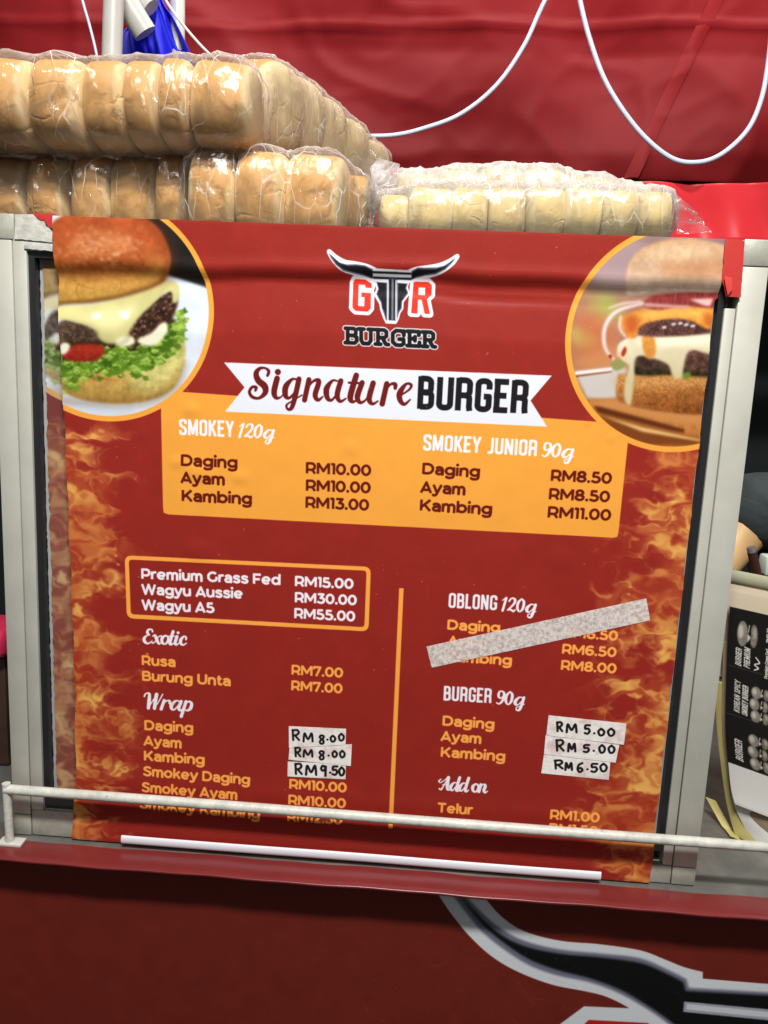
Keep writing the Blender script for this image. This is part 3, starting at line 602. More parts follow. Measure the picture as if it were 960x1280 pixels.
def burger_right(c):
    z = lambda L: [Zm(680, 270, 3.43)(p) for p in L]; TT = Zm(680, 270, 3.43)
    k = .000742; ctr = (847.6, 425.5)
    c.circle(ctr, 138.6 * k, ORANGE); inner = 131.8 * k; keep = c.a.copy()
    c.circle(ctr, inner, (178, 122, 92), tex=(('big', .12),))
    ws = ppx(c, 830, 420) / 3.43
    c.blob(z([(150, 60), (800, 60), (800, 300), (400, 330), (200, 320), (140, 260)]), (150, 118, 118), soft=14)
    c.blob(z([(250, 120), (420, 100), (380, 300), (250, 320), (200, 250)]), (176, 150, 152), alpha=.8, soft=10)
    c.blob(z([(210, 350), (290, 340), (330, 420), (260, 460), (210, 420)]), (168, 176, 84), soft=14)
    c.blob(z([(120, 480), (200, 500), (225, 545), (180, 575), (130, 540)]), (176, 206, 98), soft=7)
    c.blob(z([(150, 430), (260, 430), (300, 560), (200, 620), (130, 600)]), (206, 104, 62), alpha=.7, soft=13)
    c.blob(z([(160, 600), (330, 560), (360, 640), (250, 660), (150, 650)]), (214, 140, 84), alpha=.8, soft=9)
    c.poly(z([(130, 668), (290, 650), (350, 648), (360, 800), (180, 780)]), (198, 190, 184), soft=3); c.poly(z([(130, 668), (290, 650), (290, 664), (132, 682)]), (232, 222, 214), soft=1)
    c.poly(z([(132, 684), (290, 665), (290, 670), (134, 692)]), (150, 84, 50), soft=1)
    c.poly(z([(150, 790), (330, 780), (760, 820), (760, 1040), (300, 1000)]), (196, 122, 58), soft=2, tex=(('streak', .1),))
    c.poly(z([(160, 800), (330, 780), (520, 835), (760, 850), (760, 900), (560, 890)]), (206, 138, 74), soft=4)
    c.poly(z([(210, 815), (240, 818), (600, 915), (600, 930), (560, 925), (230, 845)]), (112, 56, 24), soft=1.5)
    c.poly(z([(230, 850), (560, 930), (700, 960), (700, 985), (440, 985), (290, 930)]), (140, 76, 32), soft=4)
    c.poly(z([(250, 858), (420, 905), (700, 965), (700, 972), (420, 925)]), (232, 184, 110), soft=2)
    # bottom bun
    c.blob(z([(316, 690), (360, 676), (720, 684), (712, 840), (500, 838), (345, 806), (308, 770)]), (190, 122, 60), n=5, soft=1.5, tex=(('fine', .12), ('mid', .2)), grad=(z([(500, 690)])[0], z([(500, 850)])[0], (150, 84, 34)))
    c.blob(z([(330, 690), (700, 690), (690, 730), (350, 735)]), (214, 158, 88), alpha=.6, soft=6, tex=(('fine', .2),))
    # patties and leaves
    c.blob(z([(378, 610), (440, 596), (560, 640), (700, 656), (705, 690), (560, 682), (390, 680)]), (60, 56, 30), soft=2, tex=(('mid', .35),))
    c.blob(z([(385, 620), (420, 598), (500, 615), (548, 652), (500, 662), (400, 650)]), (84, 60, 52), soft=1.5, tex=(('mid', .3),))
    c.blob(z([(592, 610), (630, 572), (730, 575), (730, 668), (640, 665), (600, 655)]), (104, 72, 62), soft=1.5, tex=(('mid', .35), ('fine', .2)))
    c.blob(z([(590, 680), (620, 668), (625, 692), (600, 700)]), (110, 140, 50), soft=1.5)
    W = [(318, 560), (350, 530), (440, 510), (600, 512), (735, 492), (735, 592), (640, 575), (612, 590), (598, 640), (590, 690), (572, 698), (548, 688), (530, 640), (470, 612), (410, 600), (388, 622), (384, 700), (372, 800), (352, 806), (340, 760), (352, 690), (360, 640), (330, 620)]
    c.blob(z(W), (222, 210, 176), n=5, soft=1.5, tex=(('big', .05),), grad=(z([(500, 520)])[0], z([(520, 690)])[0], (204, 190, 146)))
    c.blob(z([(420, 530), (700, 518), (700, 545), (450, 560)]), (240, 234, 212), alpha=.7, soft=5)
    c.blob(z([(420, 520), (470, 520), (476, 590), (452, 615), (428, 590)]), (216, 142, 56), soft=2.5, tex=(('mid', .1),))
    c.blob(z([(398, 480), (440, 455), (520, 440), (640, 440), (735, 470), (735, 498), (620, 512), (480, 518), (410, 510)]), (98, 62, 56), soft=1.5, tex=(('mid', .35), ('fine', .25)))
    for x, y in ((545, 462), (575, 458), (600, 464), (628, 470), (505, 475)): c.blob(z([(x, y), (x + 16, y - 5), (x + 20, y + 5), (x + 4, y + 9)]), (214, 200, 206), soft=1, alpha=.85)
    c.blob(z([(330, 440), (420, 402), (560, 392), (735, 395), (735, 475), (690, 482), (640, 452), (560, 438), (470, 450), (415, 470), (392, 520), (360, 522), (340, 490)]), (226, 148, 52), n=5, soft=2, tex=(('mid', .12),))
    c.blob(z([(430, 412), (600, 402), (720, 415), (700, 440), (560, 425), (440, 440)]), (240, 196, 92), alpha=.7, soft=5)
    c.blob(z([(345, 440), (400, 430), (400, 480), (372, 512), (350, 490)]), (196, 84, 34), alpha=.8, soft=5); c.blob(z([(680, 420), (735, 425), (735, 480), (700, 470)]), (206, 96, 30), alpha=.8, soft=4)
    c.blob(z([(430, 372), (470, 340), (560, 330), (740, 322), (735, 392), (600, 384), (500, 402), (440, 392)]), (150, 58, 56), n=5, soft=2, tex=(('streak', .2),))
    c.poly(z([(625, 356), (730, 352), (715, 386), (690, 384)]), (226, 178, 172), soft=1.5); c.strokes([[(440, 380, 16), (520, 385, 14), (620, 392, 12)]], (206, 150, 140), T=TT, wscale=ws, soft=2)
    c.strokes([[(300, 620, 8), (262, 570, 12), (256, 500, 14), (280, 440, 14), (330, 400, 12), (430, 374, 8)], [(280, 395, 5), (340, 375, 8), (420, 365, 6)]], (226, 212, 222), T=TT, wscale=ws, soft=1.5)
    c.strokes([[(330, 430, 8), (325, 480, 9), (350, 520, 7)], [(318, 600, 9), (322, 560, 10), (362, 528, 8)]], (228, 214, 206), T=TT, wscale=ws, soft=1.5)
    c.blob(z([(328, 590), (345, 560), (352, 580), (338, 604)]), (190, 66, 30), soft=1); c.blob(z([(290, 625), (320, 615), (350, 640), (310, 664), (290, 650)]), (150, 156, 84), soft=2); c.blob(z([(272, 600), (288, 595), (286, 615)]), (170, 60, 36), soft=1)
    # crown
    Cr = [(352, 330), (350, 250), (375, 180), (430, 135), (520, 106), (640, 102), (760, 125), (800, 160), (800, 300), (740, 326), (600, 322), (440, 332), (400, 338)]
    c.blob(z(Cr), (206, 158, 116), n=5, soft=2, tex=(('mid', .07), ('big', .08)), grad=(z([(560, 120)])[0], z([(560, 330)])[0], (196, 172, 150)))
    c.blob(z([(430, 150), (560, 118), (700, 130), (690, 190), (520, 215), (430, 200)]), (224, 192, 150), alpha=.7, soft=9, tex=(('mid', .08),))
    c.blob(z([(480, 215), (680, 190), (770, 200), (770, 262), (560, 262)]), (196, 118, 66), alpha=.5, soft=9)
    c0_ = [int(v) for v in c.map([ctr])[0]]; h_ = int(inner * c.res) + 2; sl_ = (slice(max(0, c0_[1] - h_), c0_[1] + h_), slice(max(0, c0_[0] - h_), c0_[0] + h_)); c.a[sl_] = np.clip((c.a[sl_] - .5) * 1.12 + .455, 0, 1); g_ = c.a[sl_].mean(2, keepdims=True); c.a[sl_] = c.a[sl_] * .80 + g_ * .20
    Y, X = np.mgrid[0:c.H, 0:c.W]; C = c.map([ctr])[0]; d = np.hypot(X - C[0], Y - C[1]) - inner * c.res
    mk = np.clip(d + .5, 0, 1)[..., None]; c.a = c.a * (1 - mk) + keep * mk

def rrect(x0, y0, x1, y1, r, corners, T):
    """rounded box through four photo-px corners (tl,tr,br,bl)"""
    tl, tr, br, bl = [np.array(p, float) for p in corners]; out = []
    for a, b, c_ in ((bl, tl, tr), (tl, tr, br), (tr, br, bl), (br, bl, tl)):
        u = (a - b) / np.linalg.norm(a - b); v = (c_ - b) / np.linalg.norm(c_ - b)
        for t in np.linspace(0, 1, 7): out.append(b + u * r * (1 - t) ** 2 + v * r * t ** 2)
    return out

def poster_art(c, full=True):
    c.a[:] = np.array(RED, np.float32) / 255
    Nz = c.noise(); Yg = np.mgrid[0:c.H, 0:c.W][0] / c.H
    c.a *= (1 + .035 * Nz['big'] + .015 * Nz['fine'])[..., None]
    flames(c, (66, 700), (156, 700), -1, 532, 31)
    if full: flames(c, (880, 700), (774, 700), 1, 562, 55)
    if full:
        # orange price box
        c.poly([(201, 488), (784, 530), (784.5, 551), (772.5, 665), (771, 671), (766, 672), (211, 643), (205, 641), (204, 634)], ORANGE, tex=(('big', .015),))
    burger_left(c)
    if not full: return
    burger_right(c)
    T5 = Zm(270, 290, 2.182)
    c.poly([T5(p) for p in [(22, 356), (915, 392), (857, 460), (902, 531), (25, 490), (78, 424)]], (222, 226, 237))
    ws = ppx(c, 410, 480) / 4.364
    c.strokes(SIG, (104, 24, 22), T=Zm(300, 445, 4.364), wscale=ws * 1.0)
    caps(c, 'BURGER', (520.6, 511), (659, 517), 40.8, (24, 22, 26), weight=15.5)
    wb = ppx(c, 490, 360) / 5.333; TB = Zm(400, 305, 5.333)
    badge_letters(c, TB, wb); bull(c, TB, wb); slab(c, TB, wb)
    t = lambda s, x0, y0, x1, y1, cap, col: text(c, s, (x0, y0), (x1, y1), cap, col)
    M = (96, 22, 14); O2 = (248, 168, 78); Wt = (236, 234, 244)
    caps(c, 'SMOKEY', (223.8, 543.7), (292.5, 546.4), 20, Wt); script(c, '120g', (297, 546.3), (341, 548), 17, Wt)
    caps(c, 'SMOKEY', (528, 562.9), (600.4, 566.3), 20, Wt); caps(c, 'JUNIOR', (609, 567), (670.6, 570.2), 20, Wt); script(c, '90g', (675.5, 570.3), (714.5, 572.3), 17.5, Wt)
    for a in (('Daging', 226.7, 582, 296.7, 585.2), ('Ayam', 226.2, 603.5, 280.8, 606.3), ('Kambing', 227.5, 626.2, 314.7, 630.4), ('RM10.00', 382.5, 591.6, 463.3, 595),
              ('RM10.00', 382.5, 613.3, 462.7, 616.6), ('RM13.00', 382, 634.6, 460.6, 638.2), ('Daging', 527.5, 592.4, 599, 596.6), ('Ayam', 525.2, 615.5, 580.9, 618.6),
              ('Kambing', 524.6, 638, 614, 643.2), ('RM8.50', 688, 600.9, 763.4, 604.8), ('RM8.50', 685.6, 624, 761, 627.8), ('RM11.00', 684, 646.7, 762.4, 650.8)): t(*a, 13.8, M)
    for cs in ([(156.2, 694), (463.5, 708.4), (460.6, 789), (158.8, 772.6)],):
        c.poly(rrect(0, 0, 0, 0, 9, cs, None), (244, 164, 70)); i = [(cs[0][0] + 5.2, cs[0][1] + 5.2), (cs[1][0] - 5.4, cs[1][1] + 4.8), (cs[2][0] - 5.2, cs[2][1] - 5.4), (cs[3][0] + 5, cs[3][1] - 5)]
        c.poly(rrect(0, 0, 0, 0, 4.5, i, None), RED, tex=(('fine', .015), ('big', .03)))
    for a in (('Premium Grass Fed', 177.2, 723.1, 350.5, 731), ('Wagyu Aussie', 177.6, 742.6, 303.3, 748), ('Wagyu A5', 177.7, 762, 267.8, 766), ('RM15.00', 368.8, 732.4, 441.3, 736),
              ('RM30.00', 368.7, 752.6, 445.4, 756.4), ('RM55.00', 368, 772.4, 443.4, 776.6)): t(*a, 12.6, Wt)
    script(c, 'Exotic', (179, 803.5), (232, 805.8), 17.5, Wt); script(c, 'Wrap', (180, 885), (240, 888), 19, Wt); script(c, 'Add on', (547.5, 986.5), (607, 990), 16.5, Wt)
    for a in (('Rusa', 177.7, 831, 219.4, 833.3), ('Burung Unta', 178.2, 850.4, 288.2, 857), ('RM7.00', 364.5, 842.8, 428.3, 846.8), ('RM7.00', 364.2, 862.4, 427.6, 866.4),
              ('Daging', 181, 912, 241.4, 915.6), ('Ayam', 180, 931.2, 227, 934.8), ('Kambing', 180.4, 950, 255.6, 955.4), ('Smokey Daging', 179.4, 969.2, 312.2, 980.4),
              ('Smokey Ayam', 177.6, 989.2, 296.4, 999.2), ('Smokey Kambing', 175.7, 1009, 325, 1022.2), ('RM10.00', 361.7, 985.2, 432.9, 990.2), ('RM10.00', 360.5, 1004.9, 431.8, 1009.8),
              ('RM12.50', 359.7, 1024.6, 427.6, 1029.2), ('Daging', 558.8, 786.4, 624.2, 790.4), ('Ayam', 559.4, 806.4, 608, 809.8), ('Kambing', 557.5, 826, 638.8, 831.2),
              ('RM6.50', 704, 796, 771, 800.6), ('RM6.50', 702, 816.6, 769.2, 821.2), ('RM8.00', 700.6, 836.8, 769.2, 841.4), ('Daging', 552.8, 906.2, 617, 911),
              ('Ayam', 550.6, 925.4, 600.8, 929), ('Kambing', 550.6, 945.2, 630.6, 951.2), ('Telur', 546.4, 1014.8, 590, 1018), ('RM1.00', 687, 1023.4, 748.2, 1027.6),
              ('RM1.50', 685.6, 1040.4, 746.4, 1044.6)): t(*a, 12.1, O2)
    caps(c, 'OBLONG', (559.8, 759.3), (620.8, 762.6), 18.4, Wt); script(c, '120g', (625.5, 763), (668, 765.5), 16.5, Wt)
    caps(c, 'BURGER', (553.7, 875.2), (614, 878.6), 18.2, Wt); script(c, '90g', (618.8, 879.3), (653.5, 881.4), 16.5, Wt)
    c.poly([(498.8, 735), (504.4, 735.2), (490.8, 1034), (485.4, 1034)], (244, 164, 70))
    rr = np.random.default_rng(5)
    for i in range(230):                                                 # specks of dust and scuffs
        x, y = rr.uniform(95, 860), rr.uniform(300, 1040); g = rr.random()
        c.strokes([[(x, y, .5 + .8 * g)]], (214, 170, 160), T=lambda p: p, wscale=ppx(c, x, y), alpha=.35 + .3 * g)
    for x, y in ((145, 694), (148, 705), (787, 733), (785, 742), (184, 817), (217, 879)):
        c.poly([(x - 2.2, y - 1), (x + 2.6, y), (x + .4, y + 2)], (236, 176, 120), soft=.6)

RES = 2300
X0, X1 = BX(60, 700), .335
cv = Canvas(X0, X1, 0., .6384, RES)
poster_art(cv)
IMG_POSTER = cv.image('menu_poster_print')

# the older sheet behind it shows as a strip on both sides
cb = Canvas(BX(38, 600, .011), BX(118, 1000, .011), .03, .60, 1800, Y=.011, shift=(-9, -13))
poster_art(cb, full=False)
g = cb.a.mean(2, keepdims=True); cb.a = (cb.a * .62 + g * .38) * .92 + .03
IMG_OLD = cb.image('old_poster_print')

# tape labels with handwritten prices
def tape_canvas(name, px0, py0, px1, py1, T, rows):
    a, b = plane_xz([(px0, py0), (px1, py1)])
    c = Canvas(a[0], b[0], b[1], a[1], 3200); c.a[:] = np.array((240, 236, 232), np.float32) / 255
    N = c.noise(); Y, X = np.mgrid[0:c.H, 0:c.W] * (1000 / c.res)
    fib = np.clip(np.abs(fbm(X / .9, Y / .7, 77, 3)) * 2.2, 0, 1) * .13
    c.a *= (1 - fib * (.55 + .45 * N['mid']))[..., None]; st = np.clip(N['big'] * 1.6 + .1 + .6 * N['mid'], 0, 1)[..., None]; c.a *= 1 - st * np.array([.07, .15, .15], np.float32)
    for r, wd in rows: hand(c, r, T, wd * 1.35, ppx(c, (px0 + px1) / 2, (py0 + py1) / 2) / (6 if px0 < 450 else 6.857))
    return c
TL_ = Zm(340, 890, 6); TR_ = Zm(660, 880, 6.857)
c1 = tape_canvas('a', 355, 900, 446, 980, TL_, [
    ([('R', 155, 130, 205, 205), ('M', 238, 155, 306, 216), ('8', 356, 170, 392, 232), ('.', 412, 180, 420, 204), ('0', 438, 172, 476, 216), ('0', 500, 158, 540, 208)], 12),
    ([('R', 175, 262, 215, 328), ('M', 238, 280, 304, 330), ('8', 354, 288, 392, 350), ('.', 420, 300, 430, 324), ('0', 452, 288, 488, 332), ('0', 508, 286, 546, 334)], 12),
    ([('R', 175, 384, 224, 460), ('M', 256, 398, 332, 466), ('9', 364, 398, 410, 474), ('.', 432, 430, 440, 452), ('5', 450, 404, 490, 466), ('0', 502, 410, 542, 470)], 13)])
c2 = tape_canvas('b', 674, 890, 784, 976, TR_, [
    ([('R', 245, 150, 290, 226), ('M', 328, 168, 412, 236), ('5', 478, 176, 526, 248), ('.', 560, 228, 568, 246), ('0', 596, 206, 650, 262), ('0', 678, 204, 736, 264)], 15),
    ([('R', 240, 304, 302, 394), ('M', 342, 334, 402, 400), ('5', 470, 346, 520, 406), ('.', 556, 378, 564, 396), ('0', 604, 346, 656, 410), ('0', 684, 350, 738, 412)], 15),
    ([('R', 228, 478, 294, 548), ('M', 318, 500, 374, 560), ('6', 420, 502, 470, 578), ('.', 502, 540, 510, 556), ('5', 534, 508, 590, 576), ('0', 614, 506, 672, 570)], 15)])
IMG_T1 = c1.image('price_tape_writing_left'); IMG_T2 = c2.image('price_tape_writing_right')

# ================================================================== MATERIALS
M_ALU = mat('painted_aluminium', (.50, .50, .44), .45, .15, .5, bump=(900, .15, .0004), var=(16, .09), chips=(70, .705, (.16, .15, .12)))
M_ALU2 = mat('worn_aluminium', (.42, .42, .36), .5, .3, .5, bump=(300, .3, .0006), var=(30, .28), chips=(120, .68, (.12, .11, .085)))
M_GASK = mat('black_rubber', (.012, .012, .014), .45, bump=(200, .3, .0006))
M_POSTER = mat('printed_vinyl', rough=.42, spec=.22, img=IMG_POSTER, bump=(28, .28, .0012, 2))
M_OLD = mat('old_print', rough=.55, spec=.3, img=IMG_OLD, bump=(40, .3, .001, 2))
M_BACK = mat('backing_paper', (.34, .35, .35), .7, var=(60, .1))
M_TAPE1 = mat('masking_tape_left', rough=.75, spec=.2, img=IMG_T1, bump=(300, .15, .0003))
M_TAPE2 = mat('masking_tape_right', rough=.75, spec=.2, img=IMG_T2, bump=(300, .3, .0006))
M_REDTAPE = mat('red_tape', (.50, .035, .03), .38, spec=.5, bump=(60, .3, .001))
M_PEEL = mat('peeled_paper', (.50, .50, .45), .8, bump=(160, .6, .0015), var=(90, .25))
M_STEEL = mat('counter_steel', (.20, .20, .185), .38, .55, bump=(50, .2, .001), var=(14, .35))
M_MAROON = mat('maroon_vinyl', (.17, .022, .022), .28, spec=.5, bump=(18, .2, .0012, 2), var=(9, .12))
M_WHITEBAR = mat('white_plastic', (.72, .73, .80), .35)
M_RAIL = mat('chipped_white_paint', (.55, .55, .50), .42, bump=(220, .5, .001, 6), var=(70, .2), chips=(95, .665, (.10, .085, .06)))
M_CABLE = mat('white_cable', (.55, .60, .75), .45); M_POLE = mat('pole_paint', (.50, .50, .46), .4, var=(12, .08))
M_DARK = mat('night_black', (.004, .007, .006), .9)

# strike-out tape: woven paper, lets some of the lettering through
def fibre_tape():
    m = mat('fibre_tape', (.62, .60, .60), .75, spec=.2, bump=(380, .35, .0006)); nt = m.node_tree; N = nt.nodes; L = nt.links; b = N['Principled BSDF']
    tc = N.new('ShaderNodeTexCoord'); n = N.new('ShaderNodeTexNoise'); n.inputs['Scale'].default_value = 330; n.inputs['Detail'].default_value = 5; n.inputs['Roughness'].default_value = .7
    L.new(tc.outputs['Object'], n.inputs[0]); r = N.new('ShaderNodeValToRGB'); r.color_ramp.elements[0].position = .38; r.color_ramp.elements[1].position = .58
    r.color_ramp.elements[0].color = (.68, .60, .57, 1); r.color_ramp.elements[1].color = (.92, .88, .84, 1)
    L.new(n.outputs[0], r.inputs[0]); L.new(r.outputs[0], b.inputs['Base Color'])
    mr = N.new('ShaderNodeMapRange'); mr.inputs[1].default_value = .35; mr.inputs[2].default_value = .6; mr.inputs[3].default_value = .40; mr.inputs[4].default_value = .60
    L.new(n.outputs[0], mr.inputs[0]); L.new(mr.outputs[0], b.inputs['Alpha']); return m
M_FIBRE = fibre_tape()

def bread_mat(name, crust, pale, low_brown):
    m = bpy.data.materials.new(name); m.use_nodes = True; nt = m.node_tree; N = nt.nodes; L = nt.links; b = N['Principled BSDF']
    b.inputs['Roughness'].default_value = .55; b.inputs['Specular IOR Level'].default_value = .3
    b.inputs['Subsurface Weight'].default_value = .0
    tc = N.new('ShaderNodeTexCoord'); oi = N.new('ShaderNodeObjectInfo')
    add = N.new('ShaderNodeVectorMath'); add.operation = 'ADD'; sc = N.new('ShaderNodeVectorMath'); sc.operation = 'SCALE'; sc.inputs[0].default_value = (3.1, 5.7, 1.9)
    L.new(oi.outputs['Random'], sc.inputs['Scale']); L.new(tc.outputs['Object'], add.inputs[0]); L.new(sc.outputs[0], add.inputs[1])
    sx = N.new('ShaderNodeSeparateXYZ'); L.new(tc.outputs['Object'], sx.inputs[0])
    ab = N.new('ShaderNodeMath'); ab.operation = 'ABSOLUTE'; L.new(sx.outputs[0], ab.inputs[0])
    n = N.new('ShaderNodeTexNoise'); n.inputs['Scale'].default_value = 38; n.inputs['Detail'].default_value = 5; L.new(add.outputs[0], n.inputs[0])
    # pale where the buns were baked against each other, |x| near the joint
    su = N.new('ShaderNodeMath'); su.operation = 'MULTIPLY_ADD'; L.new(n.outputs[0], su.inputs[0]); su.inputs[1].default_value = .011; L.new(ab.outputs[0], su.inputs[2])
    mr = N.new('ShaderNodeMapRange'); mr.interpolation_type = 'SMOOTHSTEP'; mr.inputs[1].default_value = .0215; mr.inputs[2].default_value = .0275; L.new(su.outputs[0], mr.inputs[0])
    r = N.new('ShaderNodeValToRGB'); r.color_ramp.elements[0].position = .3; r.color_ramp.elements[1].position = .72
    r.color_ramp.elements[0].color = (*[c * .80 for c in crust], 1); r.color_ramp.elements[1].color = (*crust, 1); 
    n2 = N.new('ShaderNodeTexNoise'); n2.inputs['Scale'].default_value = 16; n2.inputs['Detail'].default_value = 3; L.new(add.outputs[0], n2.inputs[0]); L.new(n2.outputs[0], r.inputs[0])
    mx = N.new('ShaderNodeMix'); mx.data_type = 'RGBA'; L.new(mr.outputs[0], mx.inputs['Factor']); L.new(r.outputs[0], mx.inputs['A']); mx.inputs['B'].default_value = (*pale, 1)
    # each bun turns browner towards its bottom
    z = N.new('ShaderNodeMapRange'); z.interpolation_type = 'SMOOTHSTEP'; z.inputs[1].default_value = -.01; z.inputs[2].default_value = -.05; z.inputs[4].default_value = .55; L.new(sx.outputs[2], z.inputs[0])
    m2 = N.new('ShaderNodeMix'); m2.data_type = 'RGBA'; L.new(z.outputs[0], m2.inputs['Factor']); L.new(mx.outputs['Result'], m2.inputs['A']); m2.inputs['B'].default_value = (*low_brown, 1)
    L.new(m2.outputs['Result'], b.inputs['Base Color'])
    # creases and wrinkled crust
    v = N.new('ShaderNodeTexVoronoi'); v.feature = 'DISTANCE_TO_EDGE'; v.inputs['Scale'].default_value = 30; 
    dn = N.new('ShaderNodeTexNoise'); dn.inputs['Scale'].default_value = 30; dn.inputs['Detail'].default_value = 4; L.new(add.outputs[0], dn.inputs[0])
    dm = N.new('ShaderNodeVectorMath'); dm.operation = 'MULTIPLY_ADD'; L.new(dn.outputs['Color'], dm.inputs[0]); dm.inputs[1].default_value = (.05, .05, .03); L.new(add.outputs[0], dm.inputs[2]); L.new(dm.outputs[0], v.inputs['Vector'])
    vr = N.new('ShaderNodeMapRange'); vr.interpolation_type = 'SMOOTHSTEP'; vr.inputs[1].default_value = 0; vr.inputs[2].default_value = .10; L.new(v.outputs['Distance'], vr.inputs[0])
    n3 = N.new('ShaderNodeTexNoise'); n3.inputs['Scale'].default_value = 20; n3.inputs['Detail'].default_value = 2; L.new(add.outputs[0], n3.inputs[0])
    vm = N.new('ShaderNodeMapRange'); vm.inputs[1].default_value = .50; vm.inputs[2].default_value = .66; L.new(n3.outputs[0], vm.inputs[0])
    iv = N.new('ShaderNodeMath'); iv.operation = 'SUBTRACT'; iv.inputs[0].default_value = 1; L.new(vr.outputs[0], iv.inputs[1])
    cm = N.new('ShaderNodeMath'); cm.operation = 'MULTIPLY'; L.new(iv.outputs[0], cm.inputs[0]); L.new(vm.outputs[0], cm.inputs[1])
    hs = N.new('ShaderNodeMath'); hs.operation = 'MULTIPLY_ADD'; L.new(cm.outputs[0], hs.inputs[0]); hs.inputs[1].default_value = -1.0; ng = N.new('ShaderNodeMath'); ng.operation = 'MULTIPLY'; ng.inputs[1].default_value = .22; L.new(n.outputs[0], ng.inputs[0]); L.new(ng.outputs[0], hs.inputs[2])
    bp = N.new('ShaderNodeBump'); bp.inputs['Strength'].default_value = .42; bp.inputs['Distance'].default_value = .0020; L.new(hs.outputs[0], bp.inputs['Height']); L.new(bp.outputs[0], b.inputs['Normal'])
    return m
M_BUN = bread_mat('golden_bun_crust', (.70, .375, .12), (.84, .64, .34), (.52, .25, .07))
M_BUNP = bread_mat('pale_bun_crust', (.80, .60, .25), (.84, .72, .44), (.74, .50, .18))

